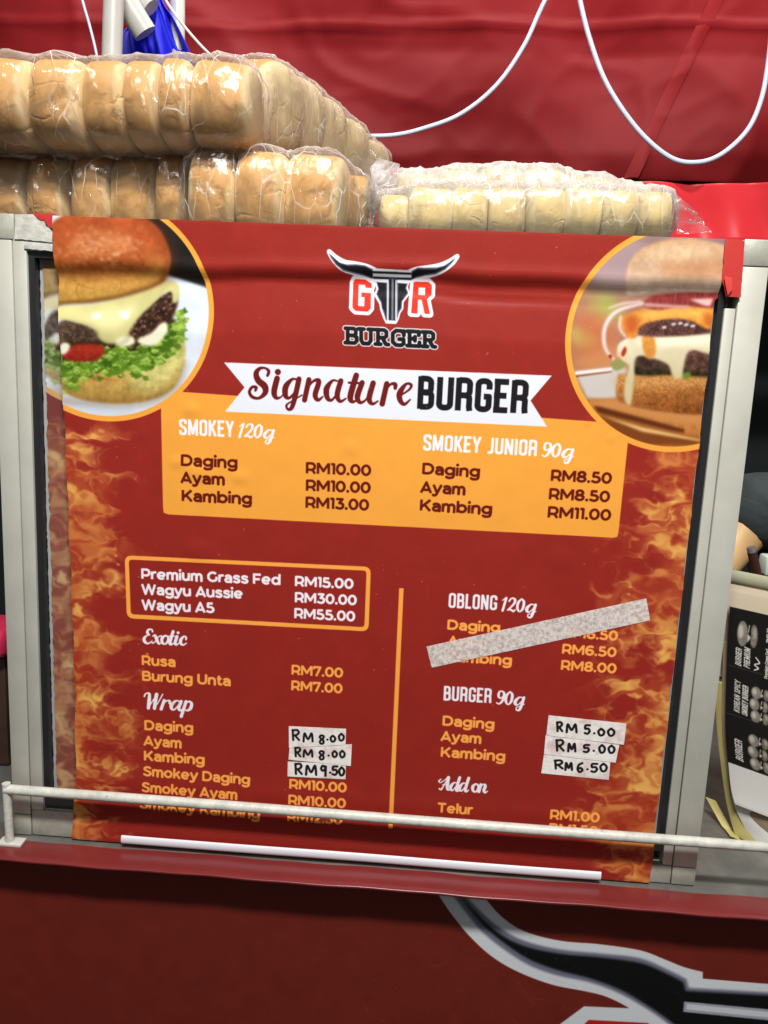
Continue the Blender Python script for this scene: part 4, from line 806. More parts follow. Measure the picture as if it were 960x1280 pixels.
def film_mat(name, haze=.06, glossk=.35, scale=26., rough=.10, hazecol=(.90, .90, .93), top=0., fold=.85):
    """clear crinkled bag film: transparent sheet with crisp reflections and painted white glints along its creases"""
    m = bpy.data.materials.new(name); m.use_nodes = True; nt = m.node_tree; N = nt.nodes; L = nt.links; N.remove(N['Principled BSDF']); out = N['Material Output']
    tc = N.new('ShaderNodeTexCoord')
    dn = N.new('ShaderNodeTexNoise'); dn.inputs['Scale'].default_value = scale * .35; dn.inputs['Detail'].default_value = 3; L.new(tc.outputs['Object'], dn.inputs[0])
    dm = N.new('ShaderNodeVectorMath'); dm.operation = 'MULTIPLY_ADD'; L.new(dn.outputs['Color'], dm.inputs[0]); dm.inputs[1].default_value = (.09, .09, .09); L.new(tc.outputs['Object'], dm.inputs[2])
    mp = N.new('ShaderNodeMapping'); mp.inputs['Rotation'].default_value = (.3, .5, .4); mp.inputs['Scale'].default_value = (1.5, 1, .55); L.new(dm.outputs[0], mp.inputs[0])
    v = N.new('ShaderNodeTexVoronoi'); v.feature = 'DISTANCE_TO_EDGE'; v.inputs['Scale'].default_value = scale; L.new(mp.outputs[0], v.inputs['Vector'])
    n = N.new('ShaderNodeTexNoise'); n.inputs['Scale'].default_value = scale * 2.6; n.inputs['Detail'].default_value = 5; n.inputs['Roughness'].default_value = .6; n.inputs['Distortion'].default_value = 1.2; L.new(mp.outputs[0], n.inputs[0])
    h = N.new('ShaderNodeMath'); h.operation = 'MULTIPLY_ADD'; L.new(v.outputs['Distance'], h.inputs[0]); h.inputs[1].default_value = 1.4; L.new(n.outputs[0], h.inputs[2])
    bp = N.new('ShaderNodeBump'); bp.inputs['Strength'].default_value = .8; bp.inputs['Distance'].default_value = .0024; L.new(h.outputs[0], bp.inputs['Height'])
    gl = N.new('ShaderNodeBsdfGlossy'); gl.inputs['Roughness'].default_value = rough; L.new(bp.outputs[0], gl.inputs['Normal'])
    tr = N.new('ShaderNodeBsdfTransparent'); tr.inputs[0].default_value = (.97, .97, .98, 1)
    df = N.new('ShaderNodeBsdfDiffuse'); df.inputs[0].default_value = (*hazecol, 1); L.new(bp.outputs[0], df.inputs['Normal'])
    tl = N.new('ShaderNodeBsdfTranslucent'); tl.inputs[0].default_value = (*hazecol, 1); mh = N.new('ShaderNodeMixShader'); mh.inputs[0].default_value = .35; L.new(df.outputs[0], mh.inputs[1]); L.new(tl.outputs[0], mh.inputs[2])
    fr = N.new('ShaderNodeFresnel'); fr.inputs['IOR'].default_value = 1.28; L.new(bp.outputs[0], fr.inputs['Normal'])
    fm = N.new('ShaderNodeMath'); fm.operation = 'MULTIPLY_ADD'; fm.use_clamp = True; L.new(fr.outputs[0], fm.inputs[0]); fm.inputs[1].default_value = .55; fm.inputs[2].default_value = glossk * .14
    m1 = N.new('ShaderNodeMixShader'); L.new(fm.outputs[0], m1.inputs[0]); L.new(tr.outputs[0], m1.inputs[1]); L.new(gl.outputs[0], m1.inputs[2])
    lw = N.new('ShaderNodeLayerWeight'); lw.inputs[0].default_value = .5; lp = N.new('ShaderNodeMath'); lp.operation = 'POWER'; L.new(lw.outputs['Facing'], lp.inputs[0]); lp.inputs[1].default_value = 4.; lq = N.new('ShaderNodeMath'); lq.operation = 'MULTIPLY'; L.new(lp.outputs[0], lq.inputs[0]); lq.inputs[1].default_value = .42
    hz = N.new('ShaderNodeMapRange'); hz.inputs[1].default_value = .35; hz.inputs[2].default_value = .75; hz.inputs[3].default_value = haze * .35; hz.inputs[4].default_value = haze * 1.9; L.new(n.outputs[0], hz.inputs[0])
    if top:      # lamp glare painted as white haze, stronger towards the upper side
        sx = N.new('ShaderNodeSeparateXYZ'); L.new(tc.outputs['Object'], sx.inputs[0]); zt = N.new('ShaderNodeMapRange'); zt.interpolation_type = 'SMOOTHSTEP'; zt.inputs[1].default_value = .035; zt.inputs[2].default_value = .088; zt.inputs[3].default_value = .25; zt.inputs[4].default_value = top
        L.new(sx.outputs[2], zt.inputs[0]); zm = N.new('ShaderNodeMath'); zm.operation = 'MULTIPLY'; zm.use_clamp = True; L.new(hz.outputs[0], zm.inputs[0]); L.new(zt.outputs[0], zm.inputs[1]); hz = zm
    # sharp fold lines where the film is crumpled, their glints painted white
    mp2 = N.new('ShaderNodeMapping'); mp2.inputs['Rotation'].default_value = (.2, -.7, .3); mp2.inputs['Scale'].default_value = (1.5, 1.2, .38); tw = N.new('ShaderNodeVectorMath'); tw.operation = 'MULTIPLY_ADD'; L.new(dn.outputs['Color'], tw.inputs[0]); tw.inputs[1].default_value = (.012, .012, .012); L.new(tc.outputs['Object'], tw.inputs[2]); L.new(tw.outputs[0], mp2.inputs[0])
    v2 = N.new('ShaderNodeTexVoronoi'); v2.feature = 'DISTANCE_TO_EDGE'; v2.inputs['Scale'].default_value = scale * 1.3; L.new(mp2.outputs[0], v2.inputs['Vector'])
    l2 = N.new('ShaderNodeMapRange'); l2.interpolation_type = 'SMOOTHSTEP'; l2.inputs[1].default_value = .020; l2.inputs[2].default_value = .0; L.new(v2.outputs['Distance'], l2.inputs[0])
    n5 = N.new('ShaderNodeTexNoise'); n5.inputs['Scale'].default_value = scale * .55; n5.inputs['Detail'].default_value = 3; L.new(tc.outputs['Object'], n5.inputs[0])
    k2 = N.new('ShaderNodeMapRange'); k2.inputs[1].default_value = .45; k2.inputs[2].default_value = .66; k2.inputs[4].default_value = fold; L.new(n5.outputs[0], k2.inputs[0])
    k3 = N.new('ShaderNodeMath'); k3.operation = 'MULTIPLY'; L.new(l2.outputs[0], k3.inputs[0]); L.new(k2.outputs[0], k3.inputs[1])
    k4 = N.new('ShaderNodeMath'); k4.operation = 'ADD'; k4.use_clamp = True; L.new(hz.outputs[0], k4.inputs[0]); L.new(k3.outputs[0], k4.inputs[1]); k6 = N.new('ShaderNodeMath'); k6.operation = 'ADD'; k6.use_clamp = True; L.new(k4.outputs[0], k6.inputs[0]); L.new(lq.outputs[0], k6.inputs[1]); hz = k6
    m2 = N.new('ShaderNodeMixShader'); L.new(hz.outputs[0], m2.inputs[0]); L.new(m1.outputs[0], m2.inputs[1]); L.new(mh.outputs[0], m2.inputs[2]); L.new(m2.outputs[0], out.inputs[0])
    return m
M_FILM = film_mat('clear_bag_film', .022, .55, rough=.13)
M_FILM2 = film_mat('cloudy_glare_film', .26, .6, 22, .10, hazecol=(.78, .77, .78), top=1.9)

# ================================================================== SETTING
g = link('ground', boxm('ground', -6, 6, -4, 6, -1.02, -.92), mat('dark_asphalt', (.03, .03, .03), .9, bump=(20, .5, .01), var=(8, .3)), kind='structure')
link('stall_back_wall', boxm('stall_back_wall', -3, 3, 1.62, 1.66, -.92, 2.4), mat('dark_wall', (.008, .013, .012), .8, var=(3, .3)), kind='structure')

# counter: steel top, maroon vinyl along its edge, maroon front panel with the big decal
counter = root('stall_counter', 'dark maroon stall counter with steel top and large horned skull decal on its front', 'counter', (0, 0, -.92))
YF = -.0425
rel(link('counter_top', boxm('counter_top', -1.3, 1.3, YF + .004, .62, -.0050, -.0006, .001), M_STEEL), counter)
def lip(s, t):
    x = -1.3 + 2.6 * s; wob = .0006 * math.sin(x * 31) + .0004 * math.sin(x * 83)
    prof = [(-.0105, .0004), (-.02, .0008), (-.03, .0006), (YF + .004, .0001), (YF, -.0012), (YF - .0001, -.0022), (YF + .0004, -.0036), (YF + .002, -.0046)]
    k = t * (len(prof) - 1); i = min(int(k), len(prof) - 2); f = k - i
    return (x, prof[i][0] * (1 - f) + prof[i + 1][0] * f + wob * (1 if t < .1 else .6), prof[i][1] * (1 - f) + prof[i + 1][1] * f + wob * .4)
rel(link('edge_vinyl', gridm('edge_vinyl', lip, 160, 28), M_MAROON), counter)
YP = YF + .030
cp = Canvas(-.42, 1.02, -.52, -.0052, 1300, Y=YP, base=(74, 16, 15)); cp.a[:] = np.array((104, 34, 25), np.float32) / 255
cp.a *= (1 + .05 * cp.noise()['big'] + .02 * cp.noise()['fine'])[..., None]
Tp = Zm(480, 1000, 2); wp = ppx(cp, 700, 1180) / 2
def horn(c, T, ws):
    white = (206, 210, 216); K = (13, 13, 15)
    out_ = [(112, 190), (138, 240), (172, 290), (215, 342), (270, 392), (335, 430), (420, 462), (500, 478), (555, 492), (615, 522), (690, 575), (760, 640), (1010, 700), (1010, 464), (797, 447), (797, 430), (750, 418), (700, 398), (640, 376), (540, 361), (440, 352), (350, 328), (292, 290), (240, 232), (170, 165), (120, 150)]
    inn = [(140, 190), (168, 232), (205, 282), (250, 334), (300, 374), (360, 412), (430, 438), (510, 455), (580, 480), (640, 512), (700, 552), (770, 610), (1010, 670), (1010, 484), (762, 470), (756, 448), (712, 426), (640, 396), (540, 384), (440, 374), (350, 352), (284, 316), (225, 262), (170, 200), (148, 180)]
    sm_ = lambda L: list(catmull(L[:12], 5)) + L[12:15] + list(catmull(L[15:], 5))
    c.poly([T(p) for p in sm_(out_)], white); c.poly([T(p) for p in sm_(inn)], (104, 106, 124), soft=1.2)
    i2 = [(152, 196), (184, 232), (222, 282), (262, 326), (312, 366), (366, 400), (436, 426), (515, 446), (590, 474), (645, 505), (705, 545), (775, 600), (1010, 660), (1010, 492), (754, 478), (748, 456), (705, 434), (640, 408), (540, 394), (440, 385), (345, 364), (276, 326), (218, 270), (172, 214)]
    c.poly([T(p) for p in sm_(i2)], K, soft=1)
    c.poly([T(p) for p in [(750, 504), (1010, 528), (1010, 556), (748, 530)]], (150, 154, 166)); c.poly([T(p) for p in [(757, 510), (1010, 535), (1010, 549), (756, 524)]], (196, 200, 208))
horn(cp, Tp, wp)
MIR = lambda p: (2 * 1010 - p[0], p[1] + (1010 - p[0]) * 2 * -.071)
horn(cp, lambda p: Tp(MIR(p)), wp)
def mtx(L, mr=False): return [Tp(MIR(p) if mr else p) for p in L]
for mr in (False, True):
    cp.poly(mtx([(438, 562), (500, 516), (640, 522), (720, 566), (700, 640), (640, 640), (640, 900), (560, 980), (470, 940), (420, 860), (425, 640)], mr), (206, 210, 216))
    cp.poly(mtx([(470, 590), (512, 550), (660, 558), (690, 590), (680, 628), (600, 620), (560, 610), (540, 640), (540, 860), (500, 900), (460, 850), (462, 650)], mr), (170, 32, 26))
r9 = np.random.default_rng(21)
for i in range(150):
    x, y = r9.uniform(-200, 1000), r9.uniform(180, 600); a_ = r9.normal(0, .5); l_ = r9.exponential(9)
    cp.strokes([[(x, y, .7), (x + l_ * math.cos(a_), y + l_ * math.sin(a_), 1.1), (x + 2 * l_ * math.cos(a_), y + 2.2 * l_ * math.sin(a_), .6)]], (150, 110, 100), T=Tp, wscale=wp, alpha=.10 + .25 * r9.random())
for i in range(260):
    x, y = r9.uniform(-200, 1000), r9.uniform(180, 600); cp.strokes([[(x, y, .8 + 1.6 * r9.random())]], (170, 140, 128), T=Tp, wscale=wp, alpha=.12 + .25 * r9.random())
IMG_PANEL = cp.image('counter_panel_print')
M_PANEL = mat('panel_print', rough=.38, spec=.4, img=IMG_PANEL, bump=(14, .2, .002, 2))
M_PANEL2 = mat('panel_plain', (.136, .0156, .009), .38, spec=.4, bump=(14, .2, .002, 2))
pu = cp.uv()
rel(link('front_panel', gridm('front_panel', lambda s, t: (-.42 + 1.44 * s, YP, -.52 + .5148 * t), 4, 2, pu), M_PANEL), counter)
rel(link('panel_body', boxm('panel_body', -1.25, 1.25, YP + .003, .55, -.92, -.0054), M_PANEL2), counter)

# ================================================================== THE MENU CABINET
cab = root('menu_board', 'red burger menu board in grey aluminium frame standing on the counter', 'menu board')
P = lambda x, y: tuple(plane_xz([(x, y)])[0])
D = .30                                             # depth of the cabinet behind the frame
xl0, xl1 = -.36, P(40, 560)[0]; xlg = P(28, 700)[0]
xr1, xr0 = .36, P(887, 560)[0]; xrg = P(901, 560)[0]
zt0 = P(40, 313)[1]; zt1 = .6384; zb1 = P(75, 1011)[1]; zc = P(30, 1018)[1]; ztl = P(10, 299)[1]; ztr = P(940, 333)[1]; zcr = P(850, 1084)[1]
fr = lambda n, x0, x1, z0, z1, y0=0., m_=M_ALU, bev=.0009, lab=None: link(n, boxm(n, x0, x1, y0, .026, z0, z1, bev), m_, cab, **({'label': lab} if lab else {}))
gp = .0004
fr('stile', xl0, xlg - gp, zc + gp, ztl - gp); fr('stile_flange', xlg + gp, xl1, zb1 - .004 + gp, zt0 + .012, .0005)
fr('stile', xrg + gp, xr1, zcr + gp, ztr - gp); fr('stile_flange', xr0, xrg - gp, zcr + gp, zt0 - .028, .0012)
fr('corner_block', xl0, xlg - gp, 0.0006, zc - gp, m_=M_ALU2)
fr('corner_block', xrg + gp, xr1, 0.0006, zcr - gp, m_=M_ALU2); fr('corner_block', xr0 - .012, xrg - gp, .0006, zcr - gp, .0008, M_ALU2)
fr('corner_block', xl0, P(18, 290)[0] - gp, ztl + gp, zt1, m_=M_ALU2); fr('corner_block', xrg, xr1, ztr + gp, zt1, -.0004, M_ALU2)
fr('frame_rail', P(18, 290)[0] + gp, xrg - gp, zt0, zt1 - .0004, .0008); fr('frame_rail', xlg + gp, xr0 - .0124, 0.0008, zb1 - .004, .0010, M_ALU2)
# cabinet body behind (carries the bread)
M_BODY = mat('cabinet_sheet', (.30, .30, .28), .5, .3)
link('cabinet_body', boxm('cabinet_body', -.352, .352, .0265, D, .0008, .632, .002), M_BODY, cab)
# rubber gasket ring set into the opening
xg0, xg1 = P(48, 560)[0], P(879, 560)[0]
def ring(name, o, i, y0, y1, m_):
    V, Fs = [], []
    for y in (y0, y1):
        for (a, b, c_, d) in (o, i): V += [(a, y, c_), (b, y, c_), (b, y, d), (a, y, d)]
    for k in range(4):
        k2 = (k + 1) % 4; Fs += [(k, k2, 4 + k2, 4 + k), (8 + k, 12 + k, 12 + k2, 8 + k2), (4 + k, 4 + k2, 12 + k2, 12 + k), (k, 8 + k, 8 + k2, k2)]
    return link(name, mesh(name, V, Fs), m_, cab)
ring('gasket', (xl1 + .0002, xr0 - .0002, zb1 + .0002, zt0 - .0002), (xg0, xg1, zb1 + .009, zt0 - .006), .0035, .0125, M_GASK)
# torn backing paper under the posters, with blue marks near its right edge
rr = np.random.default_rng(8)
zs = np.linspace(zb1 + .009, zt0 - .006, 160)
def torn(xa, xb, y, name, m_, amp=.0012, uvf=None, thick=0, seed=1):
    r2 = np.random.default_rng(seed); j = amp * (vnoise(zs * 260, zs * 0, seed) + .6 * vnoise(zs * 700, zs * 0, seed + 1))
    V = []; 
    for k, z in enumerate(zs): V += [(xa + j[k], y, z), (xb, y, z)]
    Q = [(2 * k, 2 * k + 1, 2 * k + 3, 2 * k + 2) for k in range(len(zs) - 1)]; me = mesh(name, V, Q)
    if uvf:
        l = me.uv_layers.new(name='uv')
        for li, lo in enumerate(me.loops): l.data[li].uv = uvf(V[lo.vertex_index], 0, 0)
    return link(name, me, m_, cab)
torn(xg0 + .0005, xg1 - .0003, .0122, 'backing_paper', M_BACK, .0004)
torn(P(52, 560)[0] + .0008, P(112, 600)[0], .0110, 'old_poster', M_OLD, .0009, cb.uv(), seed=5)['label'] = 'faded strip of an older poster beside the left edge'
M_BLUE = mat('blue_ink', (.02, .12, .42), .6)
bl = []
for (x0, y0, x1, y1) in [(881, 572, 876, 578), (872, 598, 878, 606), (878, 606, 871, 612), (870, 622, 876, 626), (876, 628, 868, 634), (869, 640, 875, 644), (873, 646, 866, 652), (867, 656, 872, 664),
                         (857, 733, 862, 742), (862, 742, 857, 752), (855, 757, 861, 760), (852, 770, 858, 772), (850, 781, 856, 779), (843, 870, 846, 878), (846, 878, 840, 886), (838, 892, 844, 890), (826, 1014, 832, 1016), (845, 866, 848, 862), (886, 480, 891, 484), (884, 486, 889, 494), (887, 498, 883, 508)]:
    a = at(x0, y0, .0118); b = at(x1, y1, .0118); d = (b - a); d /= np.linalg.norm(d); nn = np.array([-d[2], 0, d[0]]) * .0006
    i0 = len(bl); bl += [a + nn, a - nn, b - nn, b + nn]
link('blue_scribble', mesh('ink_marks', bl, [(4 * k, 4 * k + 1, 4 * k + 2, 4 * k + 3) for k in range(len(bl) // 4)]), M_BLUE, cab)['kind'] = 'stuff'

# the poster itself: taped over the top rail, dips into the opening under it, over the bottom rail
zr = P(480, 341)[1]
def pdepth(x, z):
    zz = zr + .0 * x
    rip = .0016 * math.sin(x * 21 + 1.1) + .0011 * math.sin(x * 47)
    zz += rip + .004 * math.sin(x * 5 + 1)
    t = (zz - z)
    if z > zz: y = -.0022 - .0010 * math.exp(-((z - zz) / .006) ** 2)
    else: y = -.0032 + .0066 * min(1, t / .012) ** 1.3 - .0042 * min(1, max(0, t - .010) / .05)
    y += .0009 * math.exp(-((t - .021 - .003 * math.sin(x * 9)) / .0025) ** 2) * (1 + math.sin(x * 16)) * .6
    lo = P(480, 1022)[1]
    tb = (lo + .006 - z) / .016
    if tb > 0: tb = min(1, tb); base = .0030; y = y * (1 - tb) + (-.0026) * tb
    y += .00030 * mnoise.noise(Vector((x * 14, z * 14, 3))) + .00016 * mnoise.noise(Vector((x * 45, z * 40, 7)))
    # little air bubbles in the orange price box
    for bx, bz, br, bh in BUB:
        d2 = ((x - bx) ** 2 + (z - bz) ** 2 * 1.6) / br ** 2
        if d2 < 1: y -= bh * (1 - d2) ** 2
    return y
BUB = [(*P(250, 590), .018, .0012), (*P(300, 596), .012, .0009), (*P(222, 578), .010, .0009), (*P(240, 512), .012, .0010), (*P(735, 527), .006, .0010), (*P(764, 548), .005, .0009), (*P(728, 585), .012, .0006), (*P(440, 560), .014, .0006), (*P(560, 640), .016, .0005), (*P(250, 690), .02, .0009), (*P(700, 700), .02, .0008)]
pxl0, pxl1 = P(66, 268)[0], P(906, 300)[0]
_ez = [plane_xz([p])[0] for p in ((90, 1046), (95.5, 985), (93, 830), (88.5, 700), (80.5, 520), (66, 268))]
def left_edge(z): return float(np.interp(z, [e[1] for e in _ez], [e[0] for e in _ez]))
def jag(z, s, e): return e + .0006 * math.sin(z * 90 + s) + (.0008 * mnoise.noise(Vector((z * 180, s, 0))))
def psurf(s, t):
    z = .0018 + (.6374 - .0018) * t; xa = jag(z, 0, left_edge(z)); xb = jag(z, 5, pxl1) - (.0026 if z < zr - .012 else 0.) - .002 * (1 - t)
    x = xa * (1 - s) + xb * s; return (x, pdepth(x, z), z)
po = link('poster', gridm('poster', psurf, 180, 190, cv.uv()), M_POSTER, cab); solid(po, .0003, -1)
po['label'] = 'red printed burger menu poster'

# tapes on the poster
def tape(corners, name, m_, y, uvf=None, lab=None, nu=24, nv=6, curl=.00015, seed=0, jagx=0.):
    A = [np.array(p) for p in plane_xz(corners)]       # tl tr br bl
    def fn(s, t):
        p = (A[3] * (1 - s) + A[2] * s) * (1 - t) + (A[0] * (1 - s) + A[1] * s) * t
        e = jagx * mnoise.noise(Vector((t * 9, seed, s * 2))) if s in (0, 1) else 0
        q = pdepth(p[0], p[1]) - y - abs(curl * mnoise.noise(Vector((p[0] * 60, p[1] * 90, seed)))) 
        return (p[0] + e, q, p[1])
    o = link(name, gridm(name, fn, nu, nv, uvf), m_, cab); solid(o, .00012, -1)
    if lab: o['label'] = lab
    return o
tape([(533, 807.6), (807.5, 747.5), (812.2, 775), (540, 834)], 'tape_strip', M_FIBRE, .0005, lab='long slanting paper tape striking out the oblong prices', nu=60, jagx=.0006)
pts = lambda T, L: [T(p) for p in L]
tape(pts(TL_, [(120, 366), (555, 388), (552, 500), (118, 478)]), 'tape_strip', M_TAPE1, .0004, c1.uv(), 'tape with handwritten RM 9.50', seed=1, curl=.0003)
tape(pts(TL_, [(134, 262), (600, 236), (592, 400), (126, 352)]), 'tape_strip', M_TAPE1, .0007, c1.uv(), 'upper of two tapes with handwritten RM 8.00', seed=2, curl=.0003)['label'] = 'second tape down with handwritten RM 8.00'
tape(pts(TL_, [(128, 100), (557, 120), (553, 240), (130, 264)]), 'tape_strip', M_TAPE1, .0010, c1.uv(), 'topmost tape with handwritten RM 8.00', seed=3, curl=.0003)
tape(pts(TR_, [(135, 430), (703, 488), (690, 645), (112, 588)]), 'tape_strip', M_TAPE2, .0004, c2.uv(), 'tape with handwritten RM 6.50', seed=4, curl=.0003)
tape(pts(TR_, [(150, 262), (780, 345), (748, 497), (135, 425)]), 'tape_strip', M_TAPE2, .0007, c2.uv(), 'second tape down with handwritten RM 5.00', seed=5, curl=.0003)
tape(pts(TR_, [(175, 90), (840, 160), (818, 343), (155, 262)]), 'tape_strip', M_TAPE2, .0010, c2.uv(), 'topmost tape with handwritten RM 5.00', seed=6, curl=.0003)

# red tape and torn paper on the upper corners
def patch(pxs, name, m_, y, lab=None, th=.0004, amp=0., seed=0):
    V = []; Q = plane_xz(pxs); n = len(Q); out = []
    for i in range(n):
        a, b = Q[i], Q[(i + 1) % n]; k = max(1, int(np.linalg.norm(b - a) / .0035)) if amp else 1
        for j in range(k):
            p = a + (b - a) * j / k; out.append((p[0] + amp * mnoise.noise(Vector((i * 3.1 + j, seed, 0))), y, p[1] + amp * mnoise.noise(Vector((seed, i * 2.3 + j, 5)))))
    bm = bmesh.new(); vs = [bm.verts.new(v) for v in out]; f = bm.faces.new(vs); bmesh.ops.triangulate(bm, faces=[f]); me = bpy.data.meshes.new(name); bm.to_mesh(me); bm.free()
    o = link(name, me, m_, cab); solid(o, th, 0)
    if lab: o['label'] = lab
    return o
patch([(20, 268), (52, 268), (58, 282), (66, 290), (66, 303), (34, 300), (19, 299)], 'peeled_paper', M_PEEL, -.0006, 'torn whitish paper on the upper left corner', amp=.0012)
patch([(42, 266.5), (70, 267.5), (70, 287), (62, 284), (56, 276), (47, 274)], 'corner_tape', M_REDTAPE, -.0012, 'ragged red tape at the upper left', amp=.0012, seed=4)
patch([(31, 302), (66, 305), (66, 314), (31, 311)], 'peeled_paper', M_PEEL, -.0006, 'scuffed strip above the gasket', amp=.0009, seed=9)
patch([(905, 299), (926, 300), (929, 303), (927, 336), (924, 372), (906, 371), (901, 350)], 'corner_tape', M_REDTAPE, -.0030, 'wide red tape at the upper right', amp=.0006, seed=2)
patch([(903, 346), (912, 348), (913, 362), (907, 370), (904, 358)], 'corner_tape', mat('red_tape_fold', (.62, .06, .05), .3), -.0058, 'folded flap of the red tape', amp=.0006, seed=6)

# white plastic hanger strip lying at the poster's foot
bar = link('plastic_strip', tubem('plastic_strip', [at(152, 1049, -.009), at(300, 1060.5, -.009), at(450, 1071.5, -.009), at(600, 1083.5, -.0085), at(751, 1095, -.009)], .0047, 14, 10), M_WHITEBAR)
bar.data.transform(Matrix.Translation((0, -.009, 0)) @ Matrix.Diagonal((1, .42, 1, 1)) @ Matrix.Translation((0, .009, 0)))
bar['label'] = 'long white plastic strip lying along the foot of the red poster'; bar['category'] = 'plastic strip'

# ================================================================== WHITE GUARD RAIL
YR = -.018; zr_ = at(480, 1022.6, YR)[2]; zrl = at(10, 986.6, YR)[2]; zrr = at(960, 1059, YR)
rail = root('guard_rail', 'chipped white metal rail running in front of the menu board', 'rail', (at(10, 1041, YR)[0], YR, 0))
xrl = at(8, 985, YR)[0]
rel(link('top_bar', tubem('top_bar', [(xrl - .001, YR, zrl), (-.15, YR, (zrl + zr_) / 2 + .0004), (at(480, 1022.6, YR)[0], YR, zr_), (.25, YR, (zr_ + zrr[2]) / 2 - .0003), tuple(zrr), (.62, YR, zrr[2])], .0051, 14, 10), M_RAIL), rail)
rel(link('post', tubem('post', [(xrl, YR, zr_ + .008), (xrl + .001, YR, .03), (xrl + .0015, YR, .0006)], .0043, 14, 8), M_RAIL), rail)
rel(link('post', tubem('post', [(.615, YR, zr_ - .001), (.615, YR, .0006)], .0057, 12, 2), M_RAIL), rail)
rel(link('foot_plate', boxm('foot_plate', xrl - .010, xrl + .016, YR - .006, YR + .008, .0006, .0042, .001), M_RAIL), rail)

# ================================================================== BREAD PACKS
FWD = RW[:, 2]
mpp = lambda p: float((np.asarray(p) - CAM) @ FWD) / F            # metres per photo pixel at a point
NW, ND, NH = .054, .095, .100                                     # nominal bun
def bun_mesh(seed, e=.36):
    V = []; nu, nv = 32, 20
    sp = lambda c, k: math.copysign(abs(c) ** k, c)
    for j in range(nv + 1):
        ph = -math.pi / 2 + math.pi * j / nv
        for i in range(nu):
            th = 2 * math.pi * i / nu
            cp_ = math.cos(ph); x = sp(cp_, .20) * sp(math.cos(th), .30); y = sp(cp_, .62) * sp(math.sin(th), .80); z = sp(math.sin(ph), .80)
            q = Vector((x * NW / 2, y * ND / 2, z * NH / 2 - (.0025 if seed % 2 else 0) * (1 - z * z)))
            nn = mnoise.noise(q * 20 + Vector((seed * 7.3, 0, seed))) * .0026 + mnoise.noise(q * 52 + Vector((seed, 3, 1))) * .0006
            dr = q.normalized(); q = q + Vector((dr.x * .3, dr.y, dr.z)) * nn
            V.append(q)
    Fs = [(j * nu + i, j * nu + (i + 1) % nu, (j + 1) * nu + (i + 1) % nu, (j + 1) * nu + i) for j in range(nv) for i in range(nu)]
    me = mesh('bun', V, Fs, True); bm = bmesh.new(); bm.from_mesh(me); bmesh.ops.remove_doubles(bm, verts=bm.verts, dist=1e-5); bm.to_mesh(me); bm.free()
    me.polygons.foreach_set('use_smooth', [True] * len(me.polygons)); return me
BUNS = [bun_mesh(k) for k in range(5)]; BUNSP = []
for b in BUNS: b.materials.append(M_BUN); c_ = b.copy(); c_.materials[0] = M_BUNP; BUNSP.append(c_)
_bn = [0]
def bun(parent, c, w_, h, d=ND, rot=(0, 0, 0), pale=False):
    """c world centre, sizes in metres"""
    o = bpy.data.objects.new('bun', (BUNSP if pale else BUNS)[_bn[0] % 5]); _bn[0] += 1; COL.objects.link(o)
    o.location = Vector(c) - Vector(parent.location); o.scale = (w_ / NW, d / ND, h / NH); o.rotation_euler = rot; o.parent = parent
    return (Vector(c), w_, h, d, rot)
def row(parent, bounds, ytop, ybot, Y, pale=False, d=ND, hide=None, jit=.004, rng_=random.Random(2)):
    out = []
    for i in range(len(bounds) - 1):
        a, b = bounds[i], bounds[i + 1]; xm = (a + b) / 2; t0 = ytop(xm) if callable(ytop) else ytop; t1 = ybot(xm) if callable(ybot) else ybot
        p0 = at(xm, t0, Y - d * .30); p1 = at(xm, t1, Y - d * .38); m_ = mpp(p0)
        zc_ = (p0[2] + p1[2]) / 2; h = p0[2] - p1[2]; c = Vector((at(xm, (t0 + t1) / 2, Y - d / 2)[0], Y + rng_.uniform(-jit, jit), zc_))
        out.append(bun(parent, c, (b - a) * m_ * 1.05, h, d, (rng_.uniform(-.03, .03), rng_.uniform(-.045, .045), rng_.uniform(-.07, .07)), pale))
    return out
